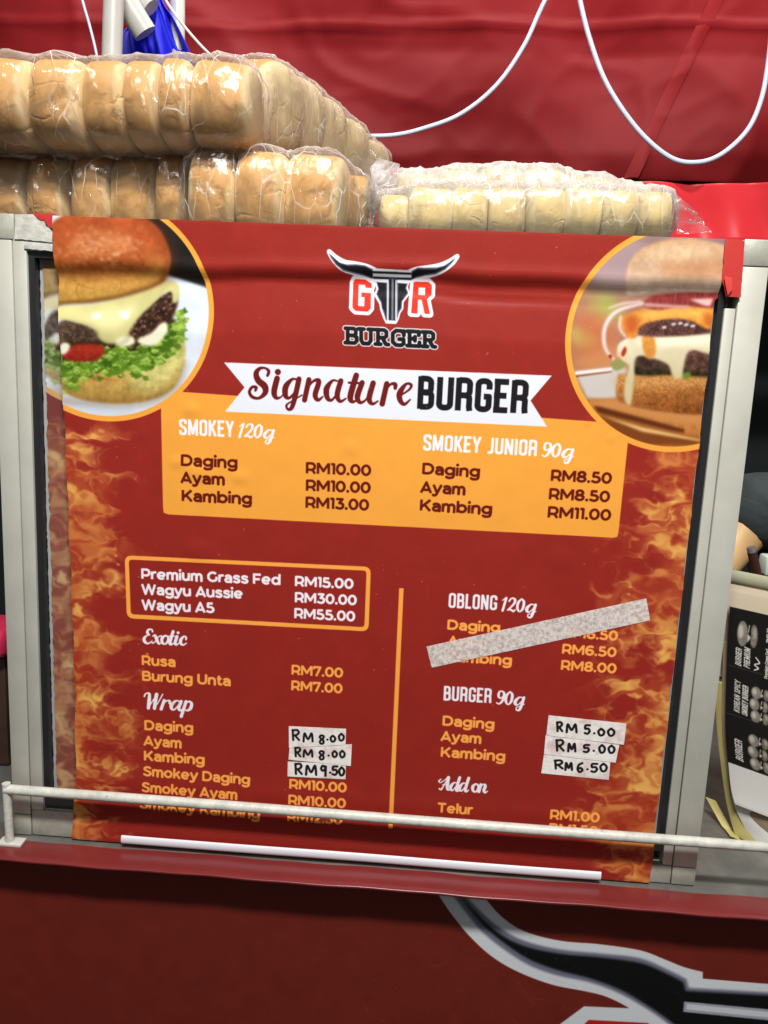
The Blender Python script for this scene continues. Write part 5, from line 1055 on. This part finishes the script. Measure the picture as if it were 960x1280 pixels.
def film(name, parent, items, m_, grow=(1.10, 1.05, 1.05), vox=.0050, smooth=14, off=.0040, wr=.0024, seed=0, flaps=()):
    bm = bmesh.new()
    for c, w_, h, d, rot in items:
        M = Matrix.Translation(c) @ Matrix.Rotation(rot[2], 4, 'Z') @ Matrix.Rotation(rot[1], 4, 'Y')
        r_ = bmesh.ops.create_icosphere(bm, subdivisions=3, radius=1)
        for v in r_['verts']:
            q = v.co; k = [math.copysign(abs(x) ** .55, x) for x in q]; l = 1
            v.co = M @ Vector((k[0] * w_ / 2 * grow[0], k[1] * d / 2 * grow[1], k[2] * h / 2 * grow[2])) * 1
    me = bpy.data.meshes.new('film_src'); bm.to_mesh(me); bm.free()
    t = bpy.data.objects.new('film_src', me); COL.objects.link(t)
    r = t.modifiers.new('r', 'REMESH'); r.mode = 'VOXEL'; r.voxel_size = vox; s = t.modifiers.new('s', 'SMOOTH'); s.factor = .6; s.iterations = smooth
    dg = bpy.context.evaluated_depsgraph_get(); dg.update(); ev = bpy.data.meshes.new_from_object(t.evaluated_get(dg)); bpy.data.objects.remove(t)
    n = len(ev.vertices); co = np.empty(n * 3, np.float32); no = np.empty(n * 3, np.float32); ev.vertices.foreach_get('co', co); ev.vertex_normals.foreach_get('vector', no)
    co = co.reshape(-1, 3); no = no.reshape(-1, 3)
    for i in range(n):
        p = Vector(co[i]); w1 = mnoise.noise(p * 14 + Vector((seed, 1, 2))); q = Vector((p.x * 62, p.y * 45, p.z * 26)) + Vector((w1 * 4, w1 * 3, 0))
        rdg = 1 - abs(mnoise.noise(q)) * 2.6; rd2 = 1 - abs(mnoise.noise(q * 2.3 + Vector((4, seed, 0)))) * 2.6
        k = off + wr * (max(0, rdg) ** 2 + .5 * max(0, rd2) ** 2) ; co[i] += no[i] * k
    ev.vertices.foreach_set('co', (co - np.array(parent.location, np.float32)).ravel().astype(np.float32)); ev.update(); ev.polygons.foreach_set('use_smooth', [True] * len(ev.polygons))
    ev.materials.clear(); bm = bmesh.new(); bm.from_mesh(ev)
    for (c0, c1, c2, c3, amp) in flaps:      # loose tails of the bag: four world corners
        nu, nv = 26, 16; vs = []
        for j in range(nv + 1):
            for i in range(nu + 1):
                s_, t_ = i / nu, j / nv; p = (np.array(c0) * (1 - s_) + np.array(c1) * s_) * (1 - t_) + (np.array(c3) * (1 - s_) + np.array(c2) * s_) * t_
                pl = amp * s_ * (math.sin(t_ * 15 + seed + 2 * s_) + .35 * math.sin(t_ * 29 + s_ * 5)) ; p = p + np.array([pl * .35, pl, pl * .25])
                vs.append(bm.verts.new(tuple(p - np.array(parent.location))))
        for j in range(nv):
            for i in range(nu): bm.faces.new((vs[j * (nu + 1) + i], vs[j * (nu + 1) + i + 1], vs[(j + 1) * (nu + 1) + i + 1], vs[(j + 1) * (nu + 1) + i])).smooth = True
    bm.to_mesh(ev); bm.free(); ev.name = name
    return link(name, ev, m_, parent)

lowp = root('bread_pack', 'lower pack of golden buns in clear film, squeezed under the larger pack', 'bread pack', (-.2, .15, .6335))
it = row(lowp, [-95, -35, 28, 80, 131, 192, 229], 191, 300, .108)
it += row(lowp, [229, 291, 353], lambda x: 186, 300, .088); it += row(lowp, [353, 428], 189, 300, .095); it += row(lowp, [424, 455], 215, 296, .13)
for Y in (.205, .295):
    it += row(lowp, [-60, 0, 60, 120, 180, 240, 300, 352, 400], 232 + (Y - .2) * 130, 300, Y)
film('plastic_film', lowp, it, M_FILM, seed=3, smooth=24, flaps=[(at(438, 212, .07), at(470, 262, .05), at(466, 284, .05), at(436, 284, .07), .0015)])
topp = root('bread_pack', 'large upper pack of golden buns in clear crinkled film, sloping down to the right', 'bread pack', (-.2, .15, .735))
it = row(topp, [-95, -33, 32, 96, 149, 193, 229], 70, 177, .066); it += row(topp, [229, 308], 70, 176, .062)
for px, py, Y, w_, h in ((332, 138, .14, 50, 106), (362, 154, .19, 46, 100), (392, 174, .24, 44, 94), (422, 196, .29, 44, 86), (450, 217, .335, 40, 76)):
    c = at(px, py, Y); m_ = mpp(c); it.append(bun(topp, c, w_ * m_ * 1.25, h * m_, .085, (0, .12, -.5)))
for Y in (.18, .27):
    it += row(topp, [-60, 0, 60, 120, 180, 240, 296], 128 + (Y - .18) * 330, 205, Y)
film('plastic_film', topp, it, M_FILM, seed=9, wr=.0028, vox=.006, smooth=30, flaps=[(at(455, 178, .30), at(482, 206, .27), at(478, 262, .20), at(440, 230, .28), .006)])
rp = root('bread_pack', 'low pack of pale buns under cloudy white film behind the board top', 'bread pack', (.2, .15, .6335))
it = row(rp, [472, 509, 567, 613, 660, 708, 757, 802, 846], lambda x: 232 + 12 * max(0, (520 - x) / 40) + (4 if x > 760 else 0), 296, .11, True, .085)
it += row(rp, [492, 545, 600, 655, 710, 765, 815], lambda x: 216 - 8 * math.exp(-((x - 640) / 90) ** 2) + max(0, x - 700) * .18, 275, .20, True, .085)
it += row(rp, [500, 560, 620, 680, 740], 222, 280, .28, True, .085)
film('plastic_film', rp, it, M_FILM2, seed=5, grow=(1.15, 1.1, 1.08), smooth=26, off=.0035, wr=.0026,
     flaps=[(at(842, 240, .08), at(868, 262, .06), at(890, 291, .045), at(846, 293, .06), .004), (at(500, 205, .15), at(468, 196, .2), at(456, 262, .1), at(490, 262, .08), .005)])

# ================================================================== CANOPY BEHIND
def tarp_mat(name, col, rough):
    m = mat(name, col, rough, spec=.09, bump=(5, .3, .012, 2), var=(3, .10)); return m
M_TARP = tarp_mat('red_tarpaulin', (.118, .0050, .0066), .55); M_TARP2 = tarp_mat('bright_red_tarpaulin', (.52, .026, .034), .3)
can = root('canopy_sheet', 'creased dark red tarpaulin hanging behind the bread', 'tarpaulin', (0, .9, .9))
def fold(x, z):
    v = Vector((x * 1.9 + z * 1.3, z * 2.4 - x * .8, 0)); y = .040 * mnoise.noise(v) + .020 * mnoise.noise(v * 2.6 + Vector((3, 1, 0)))
    r_ = 1 - abs(mnoise.noise(Vector((x * 4 + z * 3.4, z * 4.2 - x * 2.2, 8)))) * 3; y -= .006 * max(0, r_) ** 2
    r2 = 1 - abs(mnoise.noise(Vector((x * 9 - z * 6, z * 9 + x * 4, 2)))) * 3; y -= .002 * max(0, r2) ** 2
    return y
zedge = at(900, 229, .9)[2]
def tsurf(s, t):
    x = -1.6 + 3.3 * s; z = zedge + (2.1 - zedge) * t
    lean = -.30 * max(0, z - 1.12) * (1 + .2 * math.sin(x * 2))
    y = .9 + lean + fold(x, z) + .012 * (1 - min(1, (z - zedge) / .05))
    zc2 = at(700, 40, .9)[2]; y -= .006 * math.exp(-((z - zc2 - .01 * math.sin(x * 3)) / .006) ** 2)
    return (x, y, z)
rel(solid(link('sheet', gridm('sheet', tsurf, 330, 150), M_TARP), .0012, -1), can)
a0, a1 = at(895, -6, .9), at(800, 195, .9); dd = a1 - a0
def seam(s, t):
    p = a0 - dd * .8 + dd * 2.0 * t; x = p[0] + (s - .5) * .026; z = p[2]; z = max(z, zedge)
    lean = -.30 * max(0, z - 1.12) * (1 + .2 * math.sin(x * 2)); return (x, .9 + lean + fold(x, z) - .0025 - .0010 * math.sin(s * math.pi), z)
rel(link('seam_strip', gridm('seam_strip', seam, 4, 120), tarp_mat('tarp_seam', (.128, .0055, .0072), .55)), can)
can2 = root('canopy_sheet', 'bright glossy red tarpaulin strip below the dark one at right', 'tarpaulin', (0, .87, .75))
def t2(s, t):
    x = -.6 + 2.4 * s; z = .79 + (zedge - .004 - .79) * t
    return (x, .872 + .018 * math.sin(x * 17 + 1.5 * math.sin(x * 7)) + .006 * math.sin(x * 52 + z * 20) + .03 * mnoise.noise(Vector((x * 6, z * 8, 1))) * .5, z)
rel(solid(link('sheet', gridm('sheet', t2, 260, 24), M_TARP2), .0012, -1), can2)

# frame poles and blue cloth
def vpole(px0, py0, px1, py1, Y, wpx, label, zlo=-.92):
    a = at(px0, py0, Y); b = at(px1, py1, Y); d = a - b; r_ = wpx / 2 * mpp(a)
    top = b + d * ((2.0 - b[2]) / d[2]); bot = b + d * ((zlo - b[2]) / d[2])
    o = link('canopy_pole', tubem('canopy_pole', [bot, b, a, top], r_, 20, 1), M_POLE); o['label'] = label; o['category'] = 'pole'; return o
vpole(142, 0, 140, 66, .52, 25, 'thick pale grey upright pole left of the blue cloth')
vpole(222, 0, 222, 60, .66, 18, 'thin pale grey upright pole behind the blue cloth')
br = root('canopy_brace', 'grey diagonal brace tubes resting against the blue cloth', 'brace', tuple(at(150, -20, .58)))
rel(link('brace_tube', tubem('brace_tube', [at(135, -25, .57), at(162, 10, .58), at(182, 42, .59)], 15 * mpp(at(160, 10, .58)), 18, 1), M_POLE), br)
rel(link('brace_tube', tubem('brace_tube', [at(150, -40, .60), at(168, -14, .60), at(189, 10, .60)], 12 * mpp(at(160, 10, .6)), 18, 1), M_POLE), br)
_l = catmull([(182, -60), (186, -5), (172, 22), (150, 40), (150, 80), (146, 130)], 6); _r2 = catmull([(192, -60), (201, -5), (217, 22), (232, 50), (244, 78), (258, 130)], 6)
def cloth(s, t):
    k = min(int(t * (len(_l) - 1)), len(_l) - 2); f = t * (len(_l) - 1) - k; a = _l[k] * (1 - f) + _l[k + 1] * f; b = _r2[k] * (1 - f) + _r2[k + 1] * f; p = a * (1 - s) + b * s
    q = at(p[0], p[1], .64); q[1] += .014 * math.sin(s * 15 + t * 3) * (.3 + t) + .006 * math.sin(s * 33 - t * 4); return tuple(q)
o = solid(link('blue_cloth', gridm('blue_cloth', cloth, 60, 60), mat('royal_blue_cloth', (.006, .010, .62), .7, bump=(300, .2, .001))), .001)
o['label'] = 'royal blue cloth hanging beside the grey poles'; o['category'] = 'cloth'

def cable(name, pts, Y, wpx, m_, label, n=10):
    P_ = [at(x, y, Y + dy) for x, y, dy in pts]; o = link(name, tubem(name, P_, wpx / 2 * mpp(P_[len(P_) // 2]), 10, n), m_); o['label'] = label; o['category'] = 'cable'; return o
cable('hanging_cable', [(725, -60, 0), (684, -4, 0), (655, 57, 0), (620, 107, 0), (575, 143, 0), (528, 161, 0), (492, 169, 0), (452, 170, 0), (400, 168, 0), (300, 160, 0)], .46, 5.5, M_CABLE, 'white cable sagging from upper middle towards the bread packs')
cable('hanging_cable', [(715, -60, 0), (724, -4, 0), (738, 52, 0), (760, 108, 0), (798, 163, 0), (838, 197, 0), (872, 203, 0), (903, 192, 0), (934, 163, 0), (951, 126, 0), (960, 80, 0), (966, 20, 0), (972, -60, 0)], .42, 6, M_CABLE, 'white cable hanging in a deep U at the upper right')
cable('thin_string', [(95, -40, 0), (103, 0, 0), (112, 32, 0), (121, 70, 0), (126, 110, 0)], .45, 3.4, M_CABLE, 'thin pale blue cord left of the thick pole')
cable('thin_string', [(186, -40, 0), (207, 0, 0), (228, 30, 0), (258, 64, 0), (290, 90, 0)], .48, 3.4, mat('white_string', (.7, .68, .64), .5), 'thin white cord crossing in front of the blue cloth')

# ================================================================== MENU SHEETS AT THE RIGHT
mc = Canvas(0, .24, 0, .2418, 3000); mc.metric = True; mc.a[:] = np.array((232, 230, 226), np.float32) / 255
K_ = (30, 29, 28); Wm = (226, 224, 216)                       # drawn reading up the sheet
mc.poly([(0, .21), (.24, .21), (.24, .2418), (0, .2418)], (222, 208, 182))
mc.poly([(0, .047), (.24, .046), (.24, .221), (0, .222)], K_, tex=(('mid', .08),))
def vtext(txt, x, z0, z1, cap, col=Wm, weight=22):
    keep = mc.map
    text(mc, txt, (x, z0), (x, z1), cap, col, weight)
def burger_icon(x, z, w_, h):
    n_ = 1 if h < .016 else 3; hh = h / n_ * (1.0 if n_ == 1 else 1.12)
    for i in range(n_):
        zc2 = z + (i - (n_ - 1) / 2) * 2 * h / n_; dx = (.0014 if i == 1 else 0) * (1 if n_ == 3 else 0)
        E = lambda cx, cz, rx, rz: [(cx + rx * math.cos(a_), cz + rz * math.sin(a_)) for a_ in np.linspace(0, 6.28, 10, endpoint=False)]
        mc.blob(E(x + w_ * .62 - dx, zc2, w_ * .36, hh * .84), (128, 122, 112), soft=1, tex=(('mid', .2),)); mc.blob(E(x + w_ * .70 - dx, zc2 + hh * .2, w_ * .16, hh * .4), (176, 170, 158), soft=1.5)
        mc.blob([(x, zc2 - hh * .95), (x + w_ * .22, zc2 - hh * .8), (x + w_ * .34, zc2), (x + w_ * .22, zc2 + hh * .85), (x, zc2 + hh * .95), (x - w_ * .1, zc2)], (22, 21, 20), soft=.6)
        mc.blob(E(x - w_ * .45 - dx, zc2, w_ * .52, hh * .92), (140, 135, 124), soft=1, tex=(('mid', .15),)); mc.blob(E(x - w_ * .62 - dx, zc2 + hh * .15, w_ * .24, hh * .5), (206, 200, 186), soft=2)
        mc.poly([(x + w_ * .02, zc2 - hh * .6), (x + w_ * .34, zc2 - hh * .15), (x + w_ * .04, zc2 + hh * .1)], (222, 218, 206), soft=.6); mc.strokes([[(x + w_ * .1, zc2 + hh * .2, .0008), (x + w_ * .16, zc2 + hh * .7, .0010)]], (196, 190, 178), T=lambda p: p, wscale=3000)
mc.strokes([[(.0, .1580, .0004), (.24, .1570, .0004)], [(.0, .1040, .0004), (.24, .1030, .0004)]], (90, 88, 84), T=lambda p: p, wscale=3000, straight=True)
IMG_DUMMY = None
def cond(txt, x, z0, z1, cap, col=Wm):      # condensed capitals reading upwards
    A = np.array([x, z0]); B = np.array([x, z1])
    old = mc.map
    class Q: pass
    tot = sum((CAPS[ch][1] if ch in CAPS else 18) + 4 for ch in txt) - 4; sx = (z1 - z0) / tot; xx = 0; H = cap / 100; L = []
    for ch in txt:
        if ch not in CAPS:
            if ch == 'P': G_ = CAPS['R'][0][:2]
            elif ch == 'C': G_ = [CAPS['G'][0][0][:-2]]
            elif ch == 'A': G_ = [[(3, 0), (20, 97), (37, 0)], [(9, 28), (31, 28)]]
            else: xx += 22; continue
            wd_ = 40
        else: G_, wd_ = CAPS[ch]
        for Lp in G_: L.append([(x - p[1] * H + .16 * 0, z0 + (xx + p[0]) * sx + p[1] * H * .2, 15 * H) for p in Lp])
        xx += wd_ + 4
    mc.strokes(L, col, T=lambda p: p, wscale=3000, straight=True, round_ends=True)
burger_icon(.020, .1960, .0110, .0150); cond('BURGER', .0150, .1600, .1790, .0062); cond('PREMIUM', .0240, .1600, .1800, .0062)
cond('KOREAN SPICY', .0150, .1080, .1385, .0060); cond('SMOKEY BURGER', .0235, .1070, .1400, .0060); burger_icon(.0365, .1230, .0100, .0195)
cond('BURGER', .0170, .0530, .0770, .0078); burger_icon(.0350, .0690, .0110, .0200)
for k, b_ in enumerate((.1860, .1760, .1690)):
    text(mc, ('Premium Grass Fed', 'Wagyu Aussie', 'Wagyu A5')[k], (.0430 + .0050 * k, .1545), (.0430 + .0050 * k, b_), .0034, Wm, 24); text(mc, ('RM15.00', 'RM30.00', 'RM55.00')[k], (.0430 + .0050 * k, .1930), (.0430 + .0050 * k, .2080), .0034, Wm, 24)
mc.strokes([[(.029, .160, .0012), (.033, .163, .0016), (.029, .166, .0012), (.034, .169, .0014), (.030, .174, .0012)]], Wm, T=lambda p: p, wscale=3000)
for k in range(3):
    burger_icon(.115, (.196, .123, .069)[k], .011, .0175); burger_icon(.165, (.196, .123, .069)[k], .011, .0175)
IMG_MENU = mc.image('hanging_menu_print')
M_MENU = mat('laminated_menu', rough=.3, spec=.5, img=IMG_MENU, bump=(12, .2, .001, 2)); M_PAPER = mat('white_paper', (.86, .85, .82), .55, var=(5, .06)); M_YEL = mat('yellowed_paper', (.52, .45, .16), .6, var=(20, .15)); M_TAN = mat('tan_paper', (.36, .27, .17), .6, var=(14, .15))
M_CREAM = mat('cream_board', (.66, .58, .44), .45)
DIR = np.array([.765, -.644, 0.]); DIR /= np.linalg.norm(DIR)
def sheet(name, L, width, m_, label, flare=0., uvc=False, th=.0006, curl=0., cat='menu sheet', group=None, nv=60, dirv=DIR):
    Lp = catmull([at(x, y, Y) for x, y, Y in L], 12)
    ls = np.concatenate([[0], np.cumsum(np.linalg.norm(np.diff(Lp, axis=0), axis=1))]); tot = ls[-1]
    def fn(s, t):
        q = (1 - t) * tot; p = np.array([np.interp(q, ls, Lp[:, k]) for k in range(3)])
        low = max(0, 1 - t / .35)
        p = p + dirv * width * s + np.array([0, -1, 0]) * curl * math.sin(s * 2.2) * low - np.array([0, 0, 1]) * flare * s * s
        p[2] = max(p[2], .0012)
        return tuple(p)
    W_, H_ = width, tot
    uvf = (lambda p, s, t: (s * W_ / .24, t)) if uvc else None
    o = link(name, gridm(name, fn, 24, nv, uvf), m_); solid(o, th, 1); o['label'] = label; o['category'] = cat
    if group: o['group'] = group
    return o
sheet('menu_sheet', [(913.5, 735, .100), (912.5, 757, .100), (909.5, 820, .101), (907.4, 900, .102), (910.5, 950, .102), (914, 985, .100), (919, 1005, .096)], .22, M_MENU, 'black printed menu sheet reading sideways, right of the frame', uvc=True)
sheet('paper_sheet', [(910, 930, .1060), (911, 960, .1060), (915, 997, .1040), (922, 1016, .1010), (932, 1036, .0955), (941, 1053, .0885)], .25, M_PAPER, 'white paper sheet curling out under the black menu', curl=.045, cat='paper sheet')
sheet('paper_sheet', [(904, 800, .110), (903, 900, .110), (907, 950, .1095), (912, 985, .108), (919, 1012, .1045), (930, 1036, .0990), (939, 1054, .0925)], .25, M_TAN, 'tan shaded sheet directly behind the white paper', curl=.040, cat='paper sheet')
sheet('paper_sheet', [(895, 850, .116), (896, 900, .116), (900, 942, .115), (907, 994, .113), (914, 1025, .108), (922, 1052, .098)], .18, M_YEL, 'yellowed thick sheet nearest the frame, standing behind the tan one', curl=.01, cat='paper sheet', th=.0012)
sheet('paper_sheet', [(882, 996, .145), (893, 1016, .132), (904, 1036, .115), (912, 1049, .098)], .012, M_YEL, 'narrow yellowed sheet edge slanting down to the counter', cat='paper sheet', th=.0012)
ah = root('acrylic_stand', 'clear topped cream holder the menus lean on', 'menu holder', tuple(at(915, 750, .12)))
p_ = at(914, 752, .110)
def hold(z0, z1, off, w_):
    return lambda s, t: tuple(p_ + DIR * (w_ * s + .001) + np.array([0, off, 0]) + np.array([0, 0, z0 + (z1 - z0) * t - p_[2]]))
zA = p_[2]
rel(solid(link('back_panel', gridm('back_panel', hold(zA - .09, zA + .020, .014, .24), 2, 2), M_CREAM), .004, 1), ah)
rel(solid(link('top_edge', gridm('top_edge', hold(zA + .0205, zA + .034, .012, .24), 2, 2), mat('acrylic_edge', (.42, .42, .30), .15)), .004, 1), ah)

# ================================================================== PERSON BEHIND THE STALL
def skin(name, J, E_, m_, parent=None, sub=2):
    me = bpy.data.meshes.new(name); me.from_pydata([j[:3] for j in J], E_, []); o = bpy.data.objects.new(name, me); COL.objects.link(o)
    md = o.modifiers.new('s', 'SKIN'); me.skin_vertices[0].data[0].use_root = True
    for i, j in enumerate(J): me.skin_vertices[0].data[i].radius = (j[3], j[4] if len(j) > 4 else j[3])
    sb = o.modifiers.new('u', 'SUBSURF'); sb.levels = sb.render_levels = sub
    dg = bpy.context.evaluated_depsgraph_get(); dg.update(); ev = bpy.data.meshes.new_from_object(o.evaluated_get(dg)); bpy.data.objects.remove(o)
    ev.polygons.foreach_set('use_smooth', [True] * len(ev.polygons)); ev.name = name; return link(name, ev, m_, parent)
sh = at(941, 622, .62)                                            # the shoulder nearest the frame
px_, pz_ = sh[0] + .165, sh[2]
M_SKIN = mat('warm_skin', (.66, .42, .19), .5, bump=(90, .1, .001)); M_TEE = mat('charcoal_tshirt', (.028, .042, .044), .85, bump=(24, .6, .010, 3))
per = root('person', 'person in a dark t-shirt standing behind the stall, arm lowered, mostly cut off at right', 'person', (px_, .62, -.92))
el = at(906, 716, .60); wr_ = at(868, 752, .50)
B_ = [(px_, .64, .02, .115, .10), (px_, .64, .16, .125, .10), (px_, .63, pz_ - .13, .15, .105), (px_, .63, pz_ - .01, .10, .08), (px_, .62, pz_ + .07, .052, .052), (px_, .615, pz_ + .15, .07, .085), (px_, .61, pz_ + .23, .075, .09), (px_, .62, pz_ + .30, .055, .065),
      (sh[0] + .02, .63, pz_ - .015, .052), (el[0], el[1], el[2] + .03, .035), (wr_[0], wr_[1], wr_[2], .026), (wr_[0] - .05, wr_[1] - .05, wr_[2] - .03, .028, .018),
      (px_ + .19, .63, pz_ - .015, .052), (px_ + .24, .60, pz_ - .25, .040), (px_ + .18, .42, pz_ - .38, .027),
      (px_ - .09, .64, -.06, .085), (px_ - .10, .63, -.48, .058), (px_ - .10, .66, -.86, .042), (px_ - .10, .56, -.895, .035, .025),
      (px_ + .09, .64, -.06, .085), (px_ + .10, .63, -.48, .058), (px_ + .10, .66, -.86, .042), (px_ + .10, .56, -.895, .035, .025)]
E2 = [(0, 1), (1, 2), (2, 3), (3, 4), (4, 5), (5, 6), (6, 7), (3, 8), (8, 9), (9, 10), (10, 11), (3, 12), (12, 13), (13, 14), (0, 15), (15, 16), (16, 17), (17, 18), (0, 19), (19, 20), (20, 21), (21, 22)]
rel(skin('body', B_, E2, M_SKIN), per)
sm = Vector(el) * .56 + Vector((sh[0] + .02, .63, pz_ - .015)) * .44
T_ = [(px_, .64, -.02, .135, .12), (px_, .64, .16, .142, .115), (px_, .63, pz_ - .13, .165, .12), (px_, .63, pz_ + .005, .115, .09), (sh[0] + .02, .63, pz_ - .012, .072), (sm.x, sm.y, sm.z, .068), (px_ + .19, .63, pz_ - .012, .070), (px_ + .215, .615, pz_ - .13, .066)]
rel(skin('tshirt', T_, [(0, 1), (1, 2), (2, 3), (3, 4), (4, 5), (3, 6), (6, 7)], M_TEE), per)
P_ = [(px_, .64, .0, .135, .12), (px_ - .09, .64, -.10, .10), (px_ - .10, .635, -.48, .078), (px_ - .10, .66, -.84, .062), (px_ + .09, .64, -.10, .10), (px_ + .10, .635, -.48, .078), (px_ + .10, .66, -.84, .062)]
rel(skin('trousers', P_, [(0, 1), (1, 2), (2, 3), (0, 4), (4, 5), (5, 6)], mat('dark_trousers', (.015, .016, .02), .8)), per)
rel(skin('hair', [(px_, .63, pz_ + .27, .082, .095), (px_, .645, pz_ + .22, .078, .082)], [(0, 1)], mat('black_hair', (.008, .007, .006), .5)), per)
# brown handle with a metal cap standing in front of the arm
hd = root('umbrella_shaft', 'dark brown rod with a pale metal cap behind the menus', 'rod', tuple(at(948, 740, .33)))
rel(link('grip', tubem('grip', [at(952, 760, .33), at(947, 722, .33), at(940, 690, .33)], 5.8 * mpp(at(945, 700, .33)), 14, 4), mat('brown_lacquer', (.045, .016, .012), .3)), hd)
rel(link('cap', tubem('cap', [at(940.2, 691, .33), at(938.4, 684, .33)], 5.2 * mpp(at(945, 700, .33)), 14, 1), mat('cap_metal', (.35, .35, .36), .3, .6)), hd)
o = link('white_tub', boxm('white_tub', *sorted((at(958.5, 700, .4)[0], at(990, 700, .4)[0])), .40, .43, at(955, 720, .4)[2], at(955, 696, .4)[2], .004), mat('pale_green_plastic', (.55, .68, .58), .4)); o['label'] = 'pale plastic tub corner at the right edge beside the brown handle'; o['category'] = 'tub'
# items left of the frame
o = link('pink_bag', boxm('pink_bag', *sorted((at(-70, 800, .12)[0], at(3, 800, .12)[0])), .12, .20, at(0, 828, .12)[2], at(0, 792, .12)[2], .012, 3), mat('pink_plastic', (.62, .03, .10), .3, bump=(40, .6, .004))); o['label'] = 'bright pink plastic bag peeking out left of the frame'; o['category'] = 'bag'
bx = link('brown_crate', boxm('brown_crate', *sorted((at(-120, 900, .12)[0], at(-2, 900, .12)[0])), .14, .26, .0006, at(0, 831, .12)[2], .004), mat('dark_brown_wood', (.05, .022, .015), .5, var=(12, .4))); bx['label'] = 'dark brown box at the left under the pink bag'; bx['category'] = 'box'
# drop the helper text object
